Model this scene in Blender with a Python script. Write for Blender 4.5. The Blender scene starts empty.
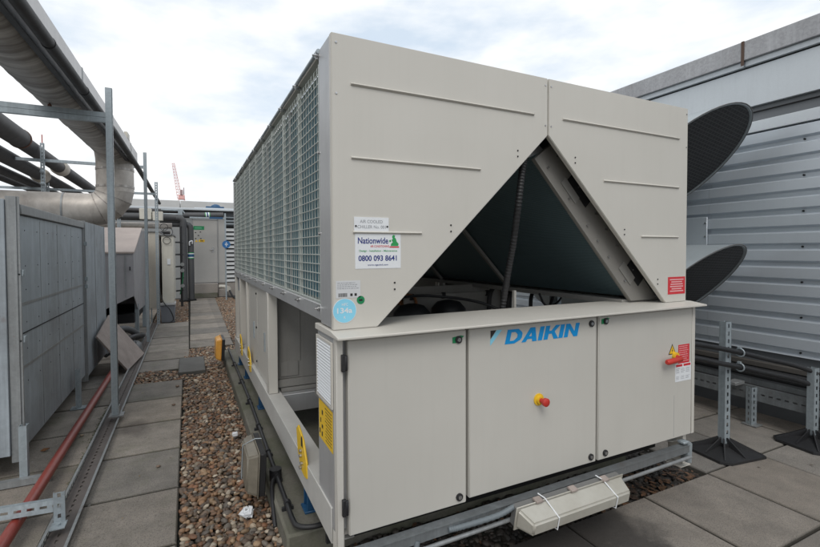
import bpy, bmesh, math, random
import numpy as np
from mathutils import Vector, Matrix
random.seed(7); rng = np.random.default_rng(7)
S = bpy.context.scene
C = S.collection
PI = math.pi
R = math.radians

# ------------------------------------------------------------------ materials
def newmat(name):
    m = bpy.data.materials.new(name); m.use_nodes = True
    nt = m.node_tree; nt.nodes.clear()
    out = nt.nodes.new('ShaderNodeOutputMaterial'); b = nt.nodes.new('ShaderNodeBsdfPrincipled')
    nt.links.new(b.outputs[0], out.inputs[0])
    return m, nt, b
def N(nt, t, **kw):
    n = nt.nodes.new(t)
    for k, v in kw.items(): setattr(n, k, v)
    return n
def ramp(nt, src, stops):
    r = N(nt, 'ShaderNodeValToRGB'); e = r.color_ramp.elements
    while len(e) < len(stops): e.new(.5)
    for el, (p, c) in zip(e, stops):
        el.position = p; el.color = (c, c, c, 1) if isinstance(c, (int, float)) else (*c, 1)
    nt.links.new(src, r.inputs[0]); return r.outputs[0]
def noise(nt, vec, scale, detail=4, rough=.55):
    n = N(nt, 'ShaderNodeTexNoise'); n.inputs['Scale'].default_value = scale
    n.inputs['Detail'].default_value = detail; n.inputs['Roughness'].default_value = rough
    nt.links.new(vec, n.inputs['Vector']); return n.outputs['Fac']
def mapping(nt, vec, sc=(1, 1, 1), rot=(0, 0, 0)):
    m = N(nt, 'ShaderNodeMapping'); m.inputs['Scale'].default_value = sc; m.inputs['Rotation'].default_value = rot
    nt.links.new(vec, m.inputs['Vector']); return m.outputs[0]
def mixc(nt, f, a, b, blend='MIX'):
    m = N(nt, 'ShaderNodeMix', data_type='RGBA', blend_type=blend)
    for s, v in ((m.inputs[0], f), (m.inputs[6], a), (m.inputs[7], b)):
        if hasattr(v, 'links') or hasattr(v, 'node'): nt.links.new(v, s)
        elif isinstance(v, (int, float)): s.default_value = v
        else: s.default_value = (*v, 1)
    return m.outputs[2]
def mth(nt, op, a, b=None, clamp=False):
    m = N(nt, 'ShaderNodeMath', operation=op, use_clamp=clamp)
    for s, v in ((m.inputs[0], a), (m.inputs[1], b)):
        if v is None: continue
        if hasattr(v, 'node'): nt.links.new(v, s)
        else: s.default_value = v
    return m.outputs[0]
def bump(nt, b, h, strength=.3, dist=.01):
    n = N(nt, 'ShaderNodeBump'); n.inputs['Strength'].default_value = strength; n.inputs['Distance'].default_value = dist
    nt.links.new(h, n.inputs['Height']); nt.links.new(n.outputs[0], b.inputs['Normal'])
def coords(nt): return N(nt, 'ShaderNodeTexCoord').outputs['Object']

def mat(name, col, rough=.5, metal=0, dirt=.15, dscale=3, fine=.06, fscale=60, bmp=0, bscale=80, streak=0, dcol=None, spec=.5, rvar=.1):
    m, nt, b = newmat(name); v = coords(nt)
    d = ramp(nt, noise(nt, v, dscale, 6, .6), [(.35, 0), (.75, 1)])
    dark = dcol or tuple(c * .55 for c in col)
    c = mixc(nt, mth(nt, 'MULTIPLY', d, dirt), col, dark)
    f = ramp(nt, noise(nt, v, fscale, 3), [(.3, 0), (.7, 1)])
    c = mixc(nt, mth(nt, 'MULTIPLY', f, fine), c, tuple(x * .4 for x in col))
    if streak:
        s = ramp(nt, noise(nt, mapping(nt, v, (14, 14, .9)), 1.6, 6, .7), [(.5, 0), (.78, 1)])
        c = mixc(nt, mth(nt, 'MULTIPLY', s, streak), c, tuple(x * .45 for x in col))
    nt.links.new(c, b.inputs['Base Color'])
    r = mth(nt, 'ADD', mth(nt, 'MULTIPLY', noise(nt, v, dscale * 3, 4), rvar * 2), rough - rvar, True)
    nt.links.new(r, b.inputs['Roughness'])
    b.inputs['Metallic'].default_value = metal
    b.inputs['Specular IOR Level'].default_value = spec
    if bmp: bump(nt, b, noise(nt, v, bscale, 4), bmp, .004)
    return m

M = {}
M['paint'] = mat('chiller_paint', (.565, .543, .495), .42, dirt=.17, dcol=(.40, .385, .33), dscale=2.2, fine=.03, fscale=300, bmp=.05, bscale=500, streak=.055)
M['door_paint'] = mat('chiller_paint_door_shade', (.525, .507, .465), .40, dirt=.14, dscale=2.2, fine=.03, fscale=300, bmp=.05, bscale=500, streak=.06, dcol=(.34, .33, .29))  # chiller paint set darker for the doors, painting in their weaker sky light
M['paint_side'] = mat('chiller_side_metal', (.46, .465, .47), .38, metal=.35, dirt=.25, dscale=3, fine=.05, bmp=.03, streak=.2)
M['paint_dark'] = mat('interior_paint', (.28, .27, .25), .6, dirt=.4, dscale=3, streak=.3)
M['coil'] = mat('coil_blue', (.035, .075, .095), .55, dirt=.3)
M['dark'] = mat('dark_void', (.012, .012, .013), .8)
M['black'] = mat('black_rubber', (.016, .016, .018), .5, dirt=.5, dcol=(.036, .036, .035), fine=.2, bmp=.1)
M['foam'] = mat('black_foam_insulation', (.026, .025, .027), .6, dirt=.6, dcol=(.065, .06, .058), fine=.2, bmp=.25, bscale=40)
M['grey_lag'] = mat('grey_lagging', (.06, .062, .066), .6, dirt=.5, dcol=(.11, .11, .11), fine=.2, bmp=.2)
M['wire'] = mat('guard_wire', (.50, .535, .505), .4, metal=.2, dirt=.25)
M['white'] = mat('white_label', (.74, .76, .78), .4, dirt=.08)
M['cream'] = mat('cream_cabinet', (.62, .60, .53), .5, dirt=.25, dcol=(.4, .33, .24), streak=.35)
M['tub'] = mat('grey_tub', (.17, .18, .20), .5)
M['red'] = mat('red_plastic', (.50, .035, .025), .4, dirt=.15)
M['redpipe'] = mat('red_pipe', (.27, .045, .033), .38, dirt=.5, dscale=6, dcol=(.17, .06, .045), fine=.1, bmp=.05)
M['yellow'] = mat('yellow', (.78, .50, .03), .5, dirt=.2)
M['blue'] = mat('blue_paint', (.015, .075, .17), .45, dirt=.3)
M['cyan'] = mat('logo_blue', (.0, .26, .62), .4, dirt=0, fine=0)
M['ltblue'] = mat('pale_blue', (.25, .62, .80), .4, dirt=.05, fine=0)
M['navy'] = mat('navy_ink', (.015, .03, .19), .4, dirt=0, fine=0)
M['ink'] = mat('black_ink', (.02, .02, .02), .5, dirt=0, fine=0)
M['greyink'] = mat('grey_ink', (.30, .31, .33), .5, dirt=0, fine=0)
M['green'] = mat('green', (.01, .22, .08), .45, dirt=.05)
M['green_ink'] = mat('green_ink', (.02, .30, .08), .45, dirt=0, fine=0)
M['redlabel'] = mat('red_label', (.60, .03, .04), .45, dirt=.1)
M['pink'] = mat('label_pale', (.72, .42, .42), .5, dirt=0, fine=0)
M['wall_grey'] = mat('painted_grey', (.34, .35, .35), .5, dirt=.2, streak=.2)
M['fascia'] = mat('fascia_grey', (.56, .60, .63), .4, dirt=.18, dscale=1.5, streak=.12)
M['concrete'] = mat('concrete', (.17, .16, .135), .9, dirt=.9, dscale=4, dcol=(.075, .085, .042), fine=.35, bmp=.5, bscale=60)
M['steel_dark'] = mat('recess_steel', (.13, .14, .15), .5, dirt=.2)
M['copper'] = mat('copper', (.45, .2, .1), .35, metal=.8)
M['plaster'] = mat('blockwork', (.33, .30, .27), .9, dirt=.5, fine=.3, bmp=.4)
M['amber'] = mat('amber_lens', (.80, .40, .08), .3, dirt=.1)
M['crane_red'] = mat('crane_red', (.75, .42, .39), .6)
M['timber'] = mat('weathered_board', (.38, .32, .29), .75, dirt=.6, dscale=5, dcol=(.19, .16, .14), fine=.2, bmp=.2, streak=.4)
M['chrome'] = mat('latch_metal', (.5, .5, .5), .25, metal=.9)

def galv(name, col=(.39, .445, .475), rough=.42, metal=.35, spangle=.25, rust=.0, dirt=.25, rings=False):
    m, nt, b = newmat(name); v = coords(nt)
    vo = N(nt, 'ShaderNodeTexVoronoi'); vo.inputs['Scale'].default_value = 70; nt.links.new(v, vo.inputs['Vector'])
    bw = N(nt, 'ShaderNodeRGBToBW'); nt.links.new(vo.outputs['Color'], bw.inputs[0])
    c = mixc(nt, mth(nt, 'MULTIPLY', bw.outputs[0], spangle), tuple(x * .78 for x in col), tuple(min(1, x * 1.5) for x in col))
    d = ramp(nt, noise(nt, v, 2.5, 7, .65), [(.35, 0), (.7, 1)])
    c = mixc(nt, mth(nt, 'MULTIPLY', d, dirt), c, tuple(x * .5 for x in col))
    s = ramp(nt, noise(nt, mapping(nt, v, (20, 20, .8)), 1.3, 6, .7), [(.48, 0), (.75, 1)])
    c = mixc(nt, mth(nt, 'MULTIPLY', s, .42), c, tuple(min(1, x * 1.45) for x in col))
    lo_ = ramp(nt, noise(nt, v, .9, 8, .7), [(.46, 0), (.62, 1)])
    c = mixc(nt, mth(nt, 'MULTIPLY', lo_, dirt * .7), c, (.15, .145, .14))
    if rust:
        rr = ramp(nt, noise(nt, v, 5, 8, .75), [(.60, 0), (.70, 1)])
        c = mixc(nt, mth(nt, 'MULTIPLY', rr, rust), c, (.16, .08, .045))
    nt.links.new(c, b.inputs['Base Color'])
    b.inputs['Metallic'].default_value = metal; 
    nt.links.new(mth(nt, 'ADD', mth(nt, 'MULTIPLY', bw.outputs[0], .15), rough - .05), b.inputs['Roughness'])
    bump(nt, b, noise(nt, v, 9, 3), .15, .01)
    return m
M['galv'] = galv('galvanised_steel')
M['galv_rust'] = galv('galvanised_weathered', (.34, .355, .36), rust=.6, dirt=.45)
M['galv_panel'] = galv('galvanised_sheet', (.43, .48, .52), rough=.5, metal=.15, spangle=.12, rust=.3, dirt=.6)
M['galv_dark'] = galv('galvanised_dull', (.23, .25, .26), rust=.25, dirt=.5)
M['coping'] = galv('galvanised_coping', (.38, .385, .40), rough=.6, metal=.2, spangle=.5, rust=.12, dirt=.25)
M['clad'] = mat('cladding_steel', (.56, .605, .65), .36, metal=.42, dirt=.10, dscale=1.5, fine=.02, bmp=0, streak=.06, rvar=.03)

def duct_mat(name, col, axis_scale, amt=.5):
    m, nt, b = newmat(name); v = coords(nt)
    w = noise(nt, mapping(nt, v, axis_scale), 1, 6, .6)
    c = mixc(nt, ramp(nt, w, [(.35, 0), (.62, amt)]), col, tuple(x * .33 for x in (col[0], col[1] * .93, col[2] * .88)))
    d = ramp(nt, noise(nt, v, 3, 7, .7), [(.42, 0), (.7, 1)])
    c = mixc(nt, mth(nt, 'MULTIPLY', d, .35), c, (.14, .11, .09))
    nt.links.new(c, b.inputs['Base Color']); b.inputs['Metallic'].default_value = .3; b.inputs['Roughness'].default_value = .48
    bump(nt, b, w, .5, .02)
    return m
M['duct'] = duct_mat('foil_duct', (.56, .53, .50), (1.2, 22, 1.2), .85)
M['duct2'] = duct_mat('dented_foil_duct', (.56, .52, .475), (5, 2, 3), .4)

# paving slabs : per-slab tone from an attribute, damp stain by the plinth
def paving_mat():
    m, nt, b = newmat('paving_slab'); v = coords(nt)
    at = N(nt, 'ShaderNodeAttribute', attribute_name='tone')
    f = noise(nt, v, 140, 3, .6); g = noise(nt, v, 5, 8, .68); h = noise(nt, v, 24, 6, .7)
    c = mixc(nt, ramp(nt, g, [(.3, 0), (.7, 1)]), (.330, .292, .250), (.170, .152, .130))
    c = mixc(nt, mth(nt, 'MULTIPLY', ramp(nt, h, [(.45, 0), (.72, 1)]), .5), c, (.25, .225, .20))
    c = mixc(nt, mth(nt, 'MULTIPLY', ramp(nt, f, [(.5, 0), (.68, 1)]), .35), c, (.33, .31, .28))
    c = mixc(nt, mth(nt, 'MULTIPLY', ramp(nt, noise(nt, v, 190, 2, .6), [(.52, 0), (.64, 1)]), .55), c, (.05, .045, .04))
    c = mixc(nt, 1.0, c, at.outputs['Color'], 'MULTIPLY')
    # small pale droppings
    vo = N(nt, 'ShaderNodeTexVoronoi'); vo.inputs['Scale'].default_value = 5.5; nt.links.new(v, vo.inputs['Vector'])
    dd = mth(nt, 'ADD', vo.outputs['Distance'], mth(nt, 'MULTIPLY', noise(nt, v, 60, 3), .06))
    c = mixc(nt, ramp(nt, dd, [(.055, .6), (.075, 0)]), c, (.42, .40, .37))
    # thin moss green in places on the left side
    sx = N(nt, 'ShaderNodeSeparateXYZ'); nt.links.new(v, sx.inputs[0])
    mo = mth(nt, 'MULTIPLY', ramp(nt, noise(nt, v, 3.3, 8, .7), [(.52, 0), (.72, 1)]), .55)
    left = mth(nt, 'LESS_THAN', sx.outputs[0], -.3)
    c = mixc(nt, mth(nt, 'MULTIPLY', mo, left), c, (.12, .125, .075))
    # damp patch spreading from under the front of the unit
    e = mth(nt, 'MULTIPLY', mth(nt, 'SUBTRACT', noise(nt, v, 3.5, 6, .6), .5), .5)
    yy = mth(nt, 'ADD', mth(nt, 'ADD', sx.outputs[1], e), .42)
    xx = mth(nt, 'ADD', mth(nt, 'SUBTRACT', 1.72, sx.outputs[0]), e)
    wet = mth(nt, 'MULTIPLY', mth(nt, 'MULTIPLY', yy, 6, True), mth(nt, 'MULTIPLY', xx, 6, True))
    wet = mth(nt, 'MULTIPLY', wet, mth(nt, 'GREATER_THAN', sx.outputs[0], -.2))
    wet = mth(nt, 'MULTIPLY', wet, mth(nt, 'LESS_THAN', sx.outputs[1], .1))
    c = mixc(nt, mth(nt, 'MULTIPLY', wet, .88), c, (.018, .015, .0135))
    # old oil mark by the near post
    ox = mth(nt, 'MULTIPLY', mth(nt, 'ADD', sx.outputs[0], .93), 1.7); oy = mth(nt, 'SUBTRACT', sx.outputs[1], 2.62)
    od = mth(nt, 'ADD', mth(nt, 'SQRT', mth(nt, 'ADD', mth(nt, 'MULTIPLY', ox, ox), mth(nt, 'MULTIPLY', oy, oy))), mth(nt, 'MULTIPLY', e, .6))
    c = mixc(nt, ramp(nt, od, [(.10, .55), (.24, 0)]), c, (.045, .035, .032))
    c = mixc(nt, mth(nt, 'MULTIPLY', mth(nt, 'GREATER_THAN', sx.outputs[0], 0.0), .30), c, (.10, .095, .09))
    nt.links.new(c, b.inputs['Base Color'])
    r = mth(nt, 'SUBTRACT', .88, mth(nt, 'MULTIPLY', wet, .3)); nt.links.new(r, b.inputs['Roughness'])
    hh = mth(nt, 'ADD', mth(nt, 'MULTIPLY', f, .5), h)
    bump(nt, b, hh, .45, .006)
    return m
M['paving'] = paving_mat()
M['asphalt'] = mat('roof_asphalt', (.035, .033, .031), .9, dirt=.6, dscale=6, dcol=(.07, .06, .05), fine=.5, fscale=120, bmp=.8, bscale=40)

def pebble_mat(name, rough=.6):
    m, nt, b = newmat(name); v = coords(nt)
    at = N(nt, 'ShaderNodeAttribute', attribute_name='tone')
    f = noise(nt, v, 110, 4, .6)
    c = mixc(nt, mth(nt, 'MULTIPLY', ramp(nt, f, [(.4, 0), (.7, 1)]), .35), at.outputs['Color'], (.05, .04, .03))
    nt.links.new(c, b.inputs['Base Color']); b.inputs['Roughness'].default_value = rough
    bump(nt, b, f, .25, .003)
    return m
M['pebble'] = pebble_mat('pebble')

def lens_mat():
    m, nt, b = newmat('frosted_lens'); v = coords(nt)
    g = ramp(nt, noise(nt, v, 6, 6, .65), [(.35, 0), (.75, 1)])
    c = mixc(nt, mth(nt, 'MULTIPLY', g, .6), (.50, .485, .43), (.30, .27, .21))
    nt.links.new(c, b.inputs['Base Color']); b.inputs['Roughness'].default_value = .32
    b.inputs['Transmission Weight'].default_value = .15
    b.inputs['Coat Weight'].default_value = .3
    w = N(nt, 'ShaderNodeTexWave'); w.inputs['Scale'].default_value = 60; nt.links.new(v, w.inputs['Vector'])
    bump(nt, b, w.outputs['Fac'], .1, .002)
    return m
M['lens'] = lens_mat()
M['lens_dirty'] = mat('grimy_lens', (.24, .215, .17), .4, dirt=.8, dscale=7, dcol=(.11, .095, .07), fine=.2, streak=.3)

def fin_mat(name, c1, c2, axis):
    m, nt, b = newmat(name); v = coords(nt)
    w = N(nt, 'ShaderNodeTexWave', bands_direction=axis); w.inputs['Scale'].default_value = 45; w.inputs['Distortion'].default_value = .6
    w.inputs['Detail'].default_value = 2
    nt.links.new(v, w.inputs['Vector'])
    d = ramp(nt, noise(nt, v, 6, 6, .6), [(.35, 0), (.7, 1)])
    c = mixc(nt, w.outputs['Fac'], c1, c2); c = mixc(nt, mth(nt, 'MULTIPLY', d, .4), c, tuple((a + b_) * .6 for a, b_ in zip(c1, c2)))
    nt.links.new(c, b.inputs['Base Color']); b.inputs['Roughness'].default_value = .45; b.inputs['Metallic'].default_value = .3
    bump(nt, b, w.outputs['Fac'], .3, .004)
    return m
M['fins_out'] = fin_mat('coil_fins_pale', (.22, .30, .285), (.34, .41, .385), 'Y')
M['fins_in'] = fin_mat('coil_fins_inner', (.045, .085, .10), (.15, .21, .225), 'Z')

def screen_mat():
    m, nt, b = newmat('bird_screen'); v = mapping(nt, coords(nt), (1, 1, 1), (0, 0, 0))
    br = N(nt, 'ShaderNodeTexBrick'); br.inputs['Scale'].default_value = 22; br.offset = 0.5
    br.inputs['Mortar Size'].default_value = .06; br.inputs['Brick Width'].default_value = .8; br.inputs['Row Height'].default_value = .5
    br.inputs['Color1'].default_value = (.012, .012, .013, 1); br.inputs['Color2'].default_value = (.02, .02, .021, 1); br.inputs['Mortar'].default_value = (.05, .05, .052, 1)
    nt.links.new(v, br.inputs['Vector']); nt.links.new(br.outputs['Color'], b.inputs['Base Color']); b.inputs['Roughness'].default_value = .6
    bump(nt, b, br.outputs['Fac'], .4, .005)
    return m
M['screen'] = screen_mat()

# ------------------------------------------------------------------ mesh builder
class MB:
    def __init__(s): s.v = []; s.f = []; s.col = []
    def add(s, vs, fs, mx=None):
        o = len(s.v)
        s.v += [tuple(mx @ Vector(p)) for p in vs] if mx else [tuple(p) for p in vs]
        s.f += [tuple(i + o for i in f) for f in fs]; return s
    def box(s, x0, x1, y0, y1, z0, z1, mx=None):
        vs = [(x, y, z) for x in (x0, x1) for y in (y0, y1) for z in (z0, z1)]
        return s.add(vs, [(0, 1, 3, 2), (4, 6, 7, 5), (0, 4, 5, 1), (2, 3, 7, 6), (0, 2, 6, 4), (1, 5, 7, 3)], mx)
    def prism(s, poly, axis, lo, hi, mx=None):
        # poly: list of 2D points; axis 'x': (y,z), 'y': (x,z), 'z': (x,y)
        def P(p, t): return {'x': (t, p[0], p[1]), 'y': (p[0], t, p[1]), 'z': (p[0], p[1], t)}[axis]
        n = len(poly); vs = [P(p, lo) for p in poly] + [P(p, hi) for p in poly]
        fs = [tuple(range(n))[::-1], tuple(range(n, 2 * n))] + [(i, (i + 1) % n, n + (i + 1) % n, n + i) for i in range(n)]
        return s.add(vs, fs, mx)
    def tube(s, pts, r, n=12, caps=True, mx=None):
        pts = [Vector(p) for p in pts]; m = len(pts)
        rs = r if isinstance(r, (list, tuple)) else [r] * m
        T = [(pts[min(i + 1, m - 1)] - pts[max(i - 1, 0)]).normalized() for i in range(m)]
        up = Vector((0, 0, 1)) if abs(T[0].z) < .9 else Vector((1, 0, 0))
        a = T[0].cross(up).normalized(); vs = []
        for i in range(m):
            a = (a - T[i] * a.dot(T[i])).normalized(); b = T[i].cross(a)
            for k in range(n):
                t = 2 * PI * k / n; vs.append(pts[i] + (a * math.cos(t) + b * math.sin(t)) * rs[i])
        fs = [(i * n + k, i * n + (k + 1) % n, (i + 1) * n + (k + 1) % n, (i + 1) * n + k) for i in range(m - 1) for k in range(n)]
        if caps: fs += [tuple(range(n))[::-1], tuple(range((m - 1) * n, m * n))]
        return s.add(vs, fs, mx)
    def cyl(s, p0, p1, r, n=16, r2=None): return s.tube([p0, p1], [r, r if r2 is None else r2], n)
    def sphere(s, c, r, sc=(1, 1, 1), n=12, m=8):
        vs = [(c[0], c[1], c[2] + r * sc[2])]
        for i in range(1, m):
            ph = PI * i / m
            for k in range(n):
                t = 2 * PI * k / n; vs.append((c[0] + r * sc[0] * math.sin(ph) * math.cos(t), c[1] + r * sc[1] * math.sin(ph) * math.sin(t), c[2] + r * sc[2] * math.cos(ph)))
        vs.append((c[0], c[1], c[2] - r * sc[2]))
        fs = [(0, 1 + k, 1 + (k + 1) % n) for k in range(n)]
        fs += [(1 + (i) * n + k, 1 + (i + 1) * n + k, 1 + (i + 1) * n + (k + 1) % n, 1 + i * n + (k + 1) % n) for i in range(m - 2) for k in range(n)]
        L = len(vs) - 1; fs += [(L, 1 + (m - 2) * n + (k + 1) % n, 1 + (m - 2) * n + k) for k in range(n)]
        return s.add(vs, fs)
    def build(s, name, m, parent=None, smooth=False, bevel=0, seg=1, label=None):
        me = bpy.data.meshes.new(name); me.from_pydata(s.v, [], s.f); me.update()
        bm = bmesh.new(); bm.from_mesh(me); bmesh.ops.recalc_face_normals(bm, faces=bm.faces)
        if bevel and len(bm.faces) < 4000:
            ed = [e for e in bm.edges if len(e.link_faces) == 2 and e.calc_face_angle(0) > .5]
            try: bmesh.ops.bevel(bm, geom=ed, offset=bevel, segments=seg, affect='EDGES', clamp_overlap=True)
            except Exception: pass
        bm.to_mesh(me); bm.free()
        if smooth or bevel:
            me.shade_smooth()
            me.set_sharp_from_angle(angle=R(40))
        me.materials.append(M[m] if isinstance(m, str) else m)
        o = bpy.data.objects.new(name, me); C.objects.link(o)
        if parent:
            o.parent = parent
            W = Matrix.Identity(4); p = parent
            while p: W = p.matrix_parent_inverse @ p.matrix_basis @ W; p = p.parent
            o.matrix_parent_inverse = W.inverted()
        if label: o['label'] = label
        return o

def spline(pts, n=8):
    P = [Vector(p) for p in pts]; P = [P[0] * 2 - P[1]] + P + [P[-1] * 2 - P[-2]]; out = []
    for i in range(1, len(P) - 2):
        for k in range(n):
            t = k / n; a, b, c, d = P[i - 1:i + 3]
            out.append(.5 * ((2 * b) + (c - a) * t + (2 * a - 5 * b + 4 * c - d) * t * t + (3 * b - a - 3 * c + d) * t ** 3))
    out.append(P[-2]); return out

def tag(o, label, cat, group=None, kind=None):
    o['label'] = label; o['category'] = cat
    if group: o['group'] = group
    if kind: o['kind'] = kind
    return o
def thing(name, label, cat, loc=(0, 0, 0), group=None):
    o = bpy.data.objects.new(name, None); C.objects.link(o); o.location = loc; o.empty_display_size = .1
    return tag(o, label, cat, group)
def struct(o, kind='structure'): o['kind'] = kind; return o

def text(s, name, m, parent, loc, h, rot=(R(90), 0, 0), w=None, bold=0, shear=0, depth=.0006):
    cu = bpy.data.curves.new(name, 'FONT'); cu.body = s; cu.size = 1; cu.extrude = 0; cu.offset = bold; cu.shear = shear
    cu.align_x = 'LEFT'; cu.resolution_u = 4
    o = bpy.data.objects.new('tmp', cu); C.objects.link(o)
    dg = bpy.context.evaluated_depsgraph_get(); me = bpy.data.meshes.new_from_object(o.evaluated_get(dg))
    bpy.data.objects.remove(o)
    co = np.array([v.co[:] for v in me.vertices]); mn = co.min(0); mxx = co.max(0)
    sy = h / (mxx[1] - mn[1]); sx = sy if w is None else w / (mxx[0] - mn[0])
    mt = Matrix.Translation(loc) @ Matrix(__import__('mathutils').Euler(rot).to_matrix().to_4x4()) @ Matrix.Diagonal((sx, sy, 1, 1)) @ Matrix.Translation((-mn[0], -mn[1], 0))
    me.transform(mt)
    mb = MB(); mb.v = [tuple(v.co) for v in me.vertices]; mb.f = [tuple(p.vertices) for p in me.polygons]
    return mb.build(name, m, parent)

# slotted strut: length along local +Z from 0..L; open-backed square channel, slots in the face at local -Y and in face -X
def slotted(mb, mx, L, w=.041, d=.041, pitch=.05, slot=.026, sw=.013, t=.0025, faces=('f',)):
    n = int(L / pitch)
    def face(b):   # b maps (u,z0,z1) boxes
        b(-w / 2, -sw / 2, 0, L); b(sw / 2, w / 2, 0, L)
        z = 0
        for i in range(n + 1):
            z1 = min(L, i * pitch + (pitch - slot)); z0 = i * pitch
            if z1 > z0: b(-sw / 2, sw / 2, z0, z1)
    def F(u0, u1, z0, z1): mb.box(u0, u1, -d / 2, -d / 2 + t, z0, z1, mx)
    def Sx(u0, u1, z0, z1): mb.box(-w / 2, -w / 2 + t, u0 * d / w, u1 * d / w, z0, z1, mx)
    def Sp(u0, u1, z0, z1): mb.box(w / 2 - t, w / 2, u0 * d / w, u1 * d / w, z0, z1, mx)
    if 'f' in faces: face(F)
    else: mb.box(-w / 2, w / 2, -d / 2, -d / 2 + t, 0, L, mx)
    if 'l' in faces: face(Sx)
    else: mb.box(-w / 2, -w / 2 + t, -d / 2 + t, d / 2, 0, L, mx)
    if 'r' in faces: face(Sp)
    else: mb.box(w / 2 - t, w / 2, -d / 2 + t, d / 2, 0, L, mx)
    if 'nb' not in faces:
        mb.box(-w / 2 + t, -w / 2 + t + .008, d / 2 - t, d / 2, 0, L, mx); mb.box(w / 2 - t - .008, w / 2 - t, d / 2 - t, d / 2, 0, L, mx)
def frame_mx(p0, p1, face=(0, -1, 0)):
    p0 = Vector(p0); z = (Vector(p1) - p0); L = z.length; z.normalize()
    y = -Vector(face); y = (y - z * y.dot(z)).normalized(); x = y.cross(z)
    m = Matrix.Identity(4)
    for i in range(3): m[i][0] = x[i]; m[i][1] = y[i]; m[i][2] = z[i]; m[i][3] = p0[i]
    return m, L

# ================================================================== SETTING
roof = MB().box(-25, 25, -12, 40, -.30, -.052).build('roof_surface', 'asphalt'); struct(roof)
far = MB().box(-3000, 3000, -3000, 6000, -30.2, -30).build('ground', mat('city_ground', (.16, .16, .15), .9)); struct(far)

# paving
struct(MB().box(-5, 6, -3.2, 14, -.0515, -.036).build('bedding', mat('joint_grit', (.018, .018, .013), .95)))
slabs = MB(); tones = []
def slab(x0, x1, y0, y1, z=0):
    g = .010 if x1 < .9 and y1 > .1 or x1 < 0 else .0065; t = random.uniform(.78, 1.14); w = random.uniform(-.03, .03)
    dz = random.uniform(-.005, .001)
    n0 = len(slabs.v)
    b = .009
    x0 += g; x1 -= g; y0 += g; y1 -= g; z += dz
    vs = [(x0, y0, -.05), (x1, y0, -.05), (x1, y1, -.05), (x0, y1, -.05), (x0, y0, z - b), (x1, y0, z - b), (x1, y1, z - b), (x0, y1, z - b),
          (x0 + b, y0 + b, z), (x1 - b, y0 + b, z), (x1 - b, y1 - b, z), (x0 + b, y1 - b, z)]
    fs = [(0, 1, 5, 4), (1, 2, 6, 5), (2, 3, 7, 6), (3, 0, 4, 7), (4, 5, 9, 8), (5, 6, 10, 9), (6, 7, 11, 10), (7, 4, 8, 11), (8, 9, 10, 11)]
    slabs.add(vs, fs); tones.extend([(t * .25, t * .25, t * .2, 1)] * 4 + [((t + w) * .3, t * .3, (t - w) * .27, 1)] * 4 + [(t + w, t, t - w, 1)] * 4)
xs = [.04, .665, 1.29, 1.915, 2.54, 3.145, 3.77, 4.395]
ys = [-3.07, -2.45, -1.83, -1.21, -.59, .03]
for i in range(len(xs) - 1):
    for j in range(len(ys) - 1): slab(xs[i], xs[i + 1], ys[j], ys[j + 1])
for i in range(4, len(xs) - 1):
    yy = .03
    while yy < 9: slab(xs[i], xs[i + 1], yy, yy + .62); yy += .62
for x0, x1 in ((-4.3, -3.68), (-3.68, -3.06), (-3.06, -2.44), (-2.44, -1.82), (-1.82, -1.2), (-1.2, -.58)):
    yl = [-1.7, -1.08, -.46, .17, .79, 1.41, 2.05, 2.7, 3.4, 4.09]
    for a, b in zip(yl, yl[1:]): slab(x0, x1, a, b)
    if x0 < -1.3:
        for k in range(14): slab(x0, x1, 4.09 + k * .62, 4.71 + k * .62)
for k in range(7): slab(-1.2, -.508, 4.62 + k * .6, 5.22 + k * .6)
for k in range(13): slab(-.52 + .004 * k, .13 + .01 * k, 5.9 + k * .615, 6.515 + k * .615)
slab(.15, .75, 5.2, 5.8); slab(.2, .8, 5.85, 6.45); slab(.24, .84, 6.5, 7.1)
pv = slabs.build('paving', 'paving'); struct(pv)
def settone(o, cols):
    a = o.data.color_attributes.new('tone', 'FLOAT_COLOR', 'POINT'); a.data.foreach_set('color', np.array(cols, dtype=np.float32).ravel())
# build() recalculates only normals, so vertex order is kept
settone(pv, tones)

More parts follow.
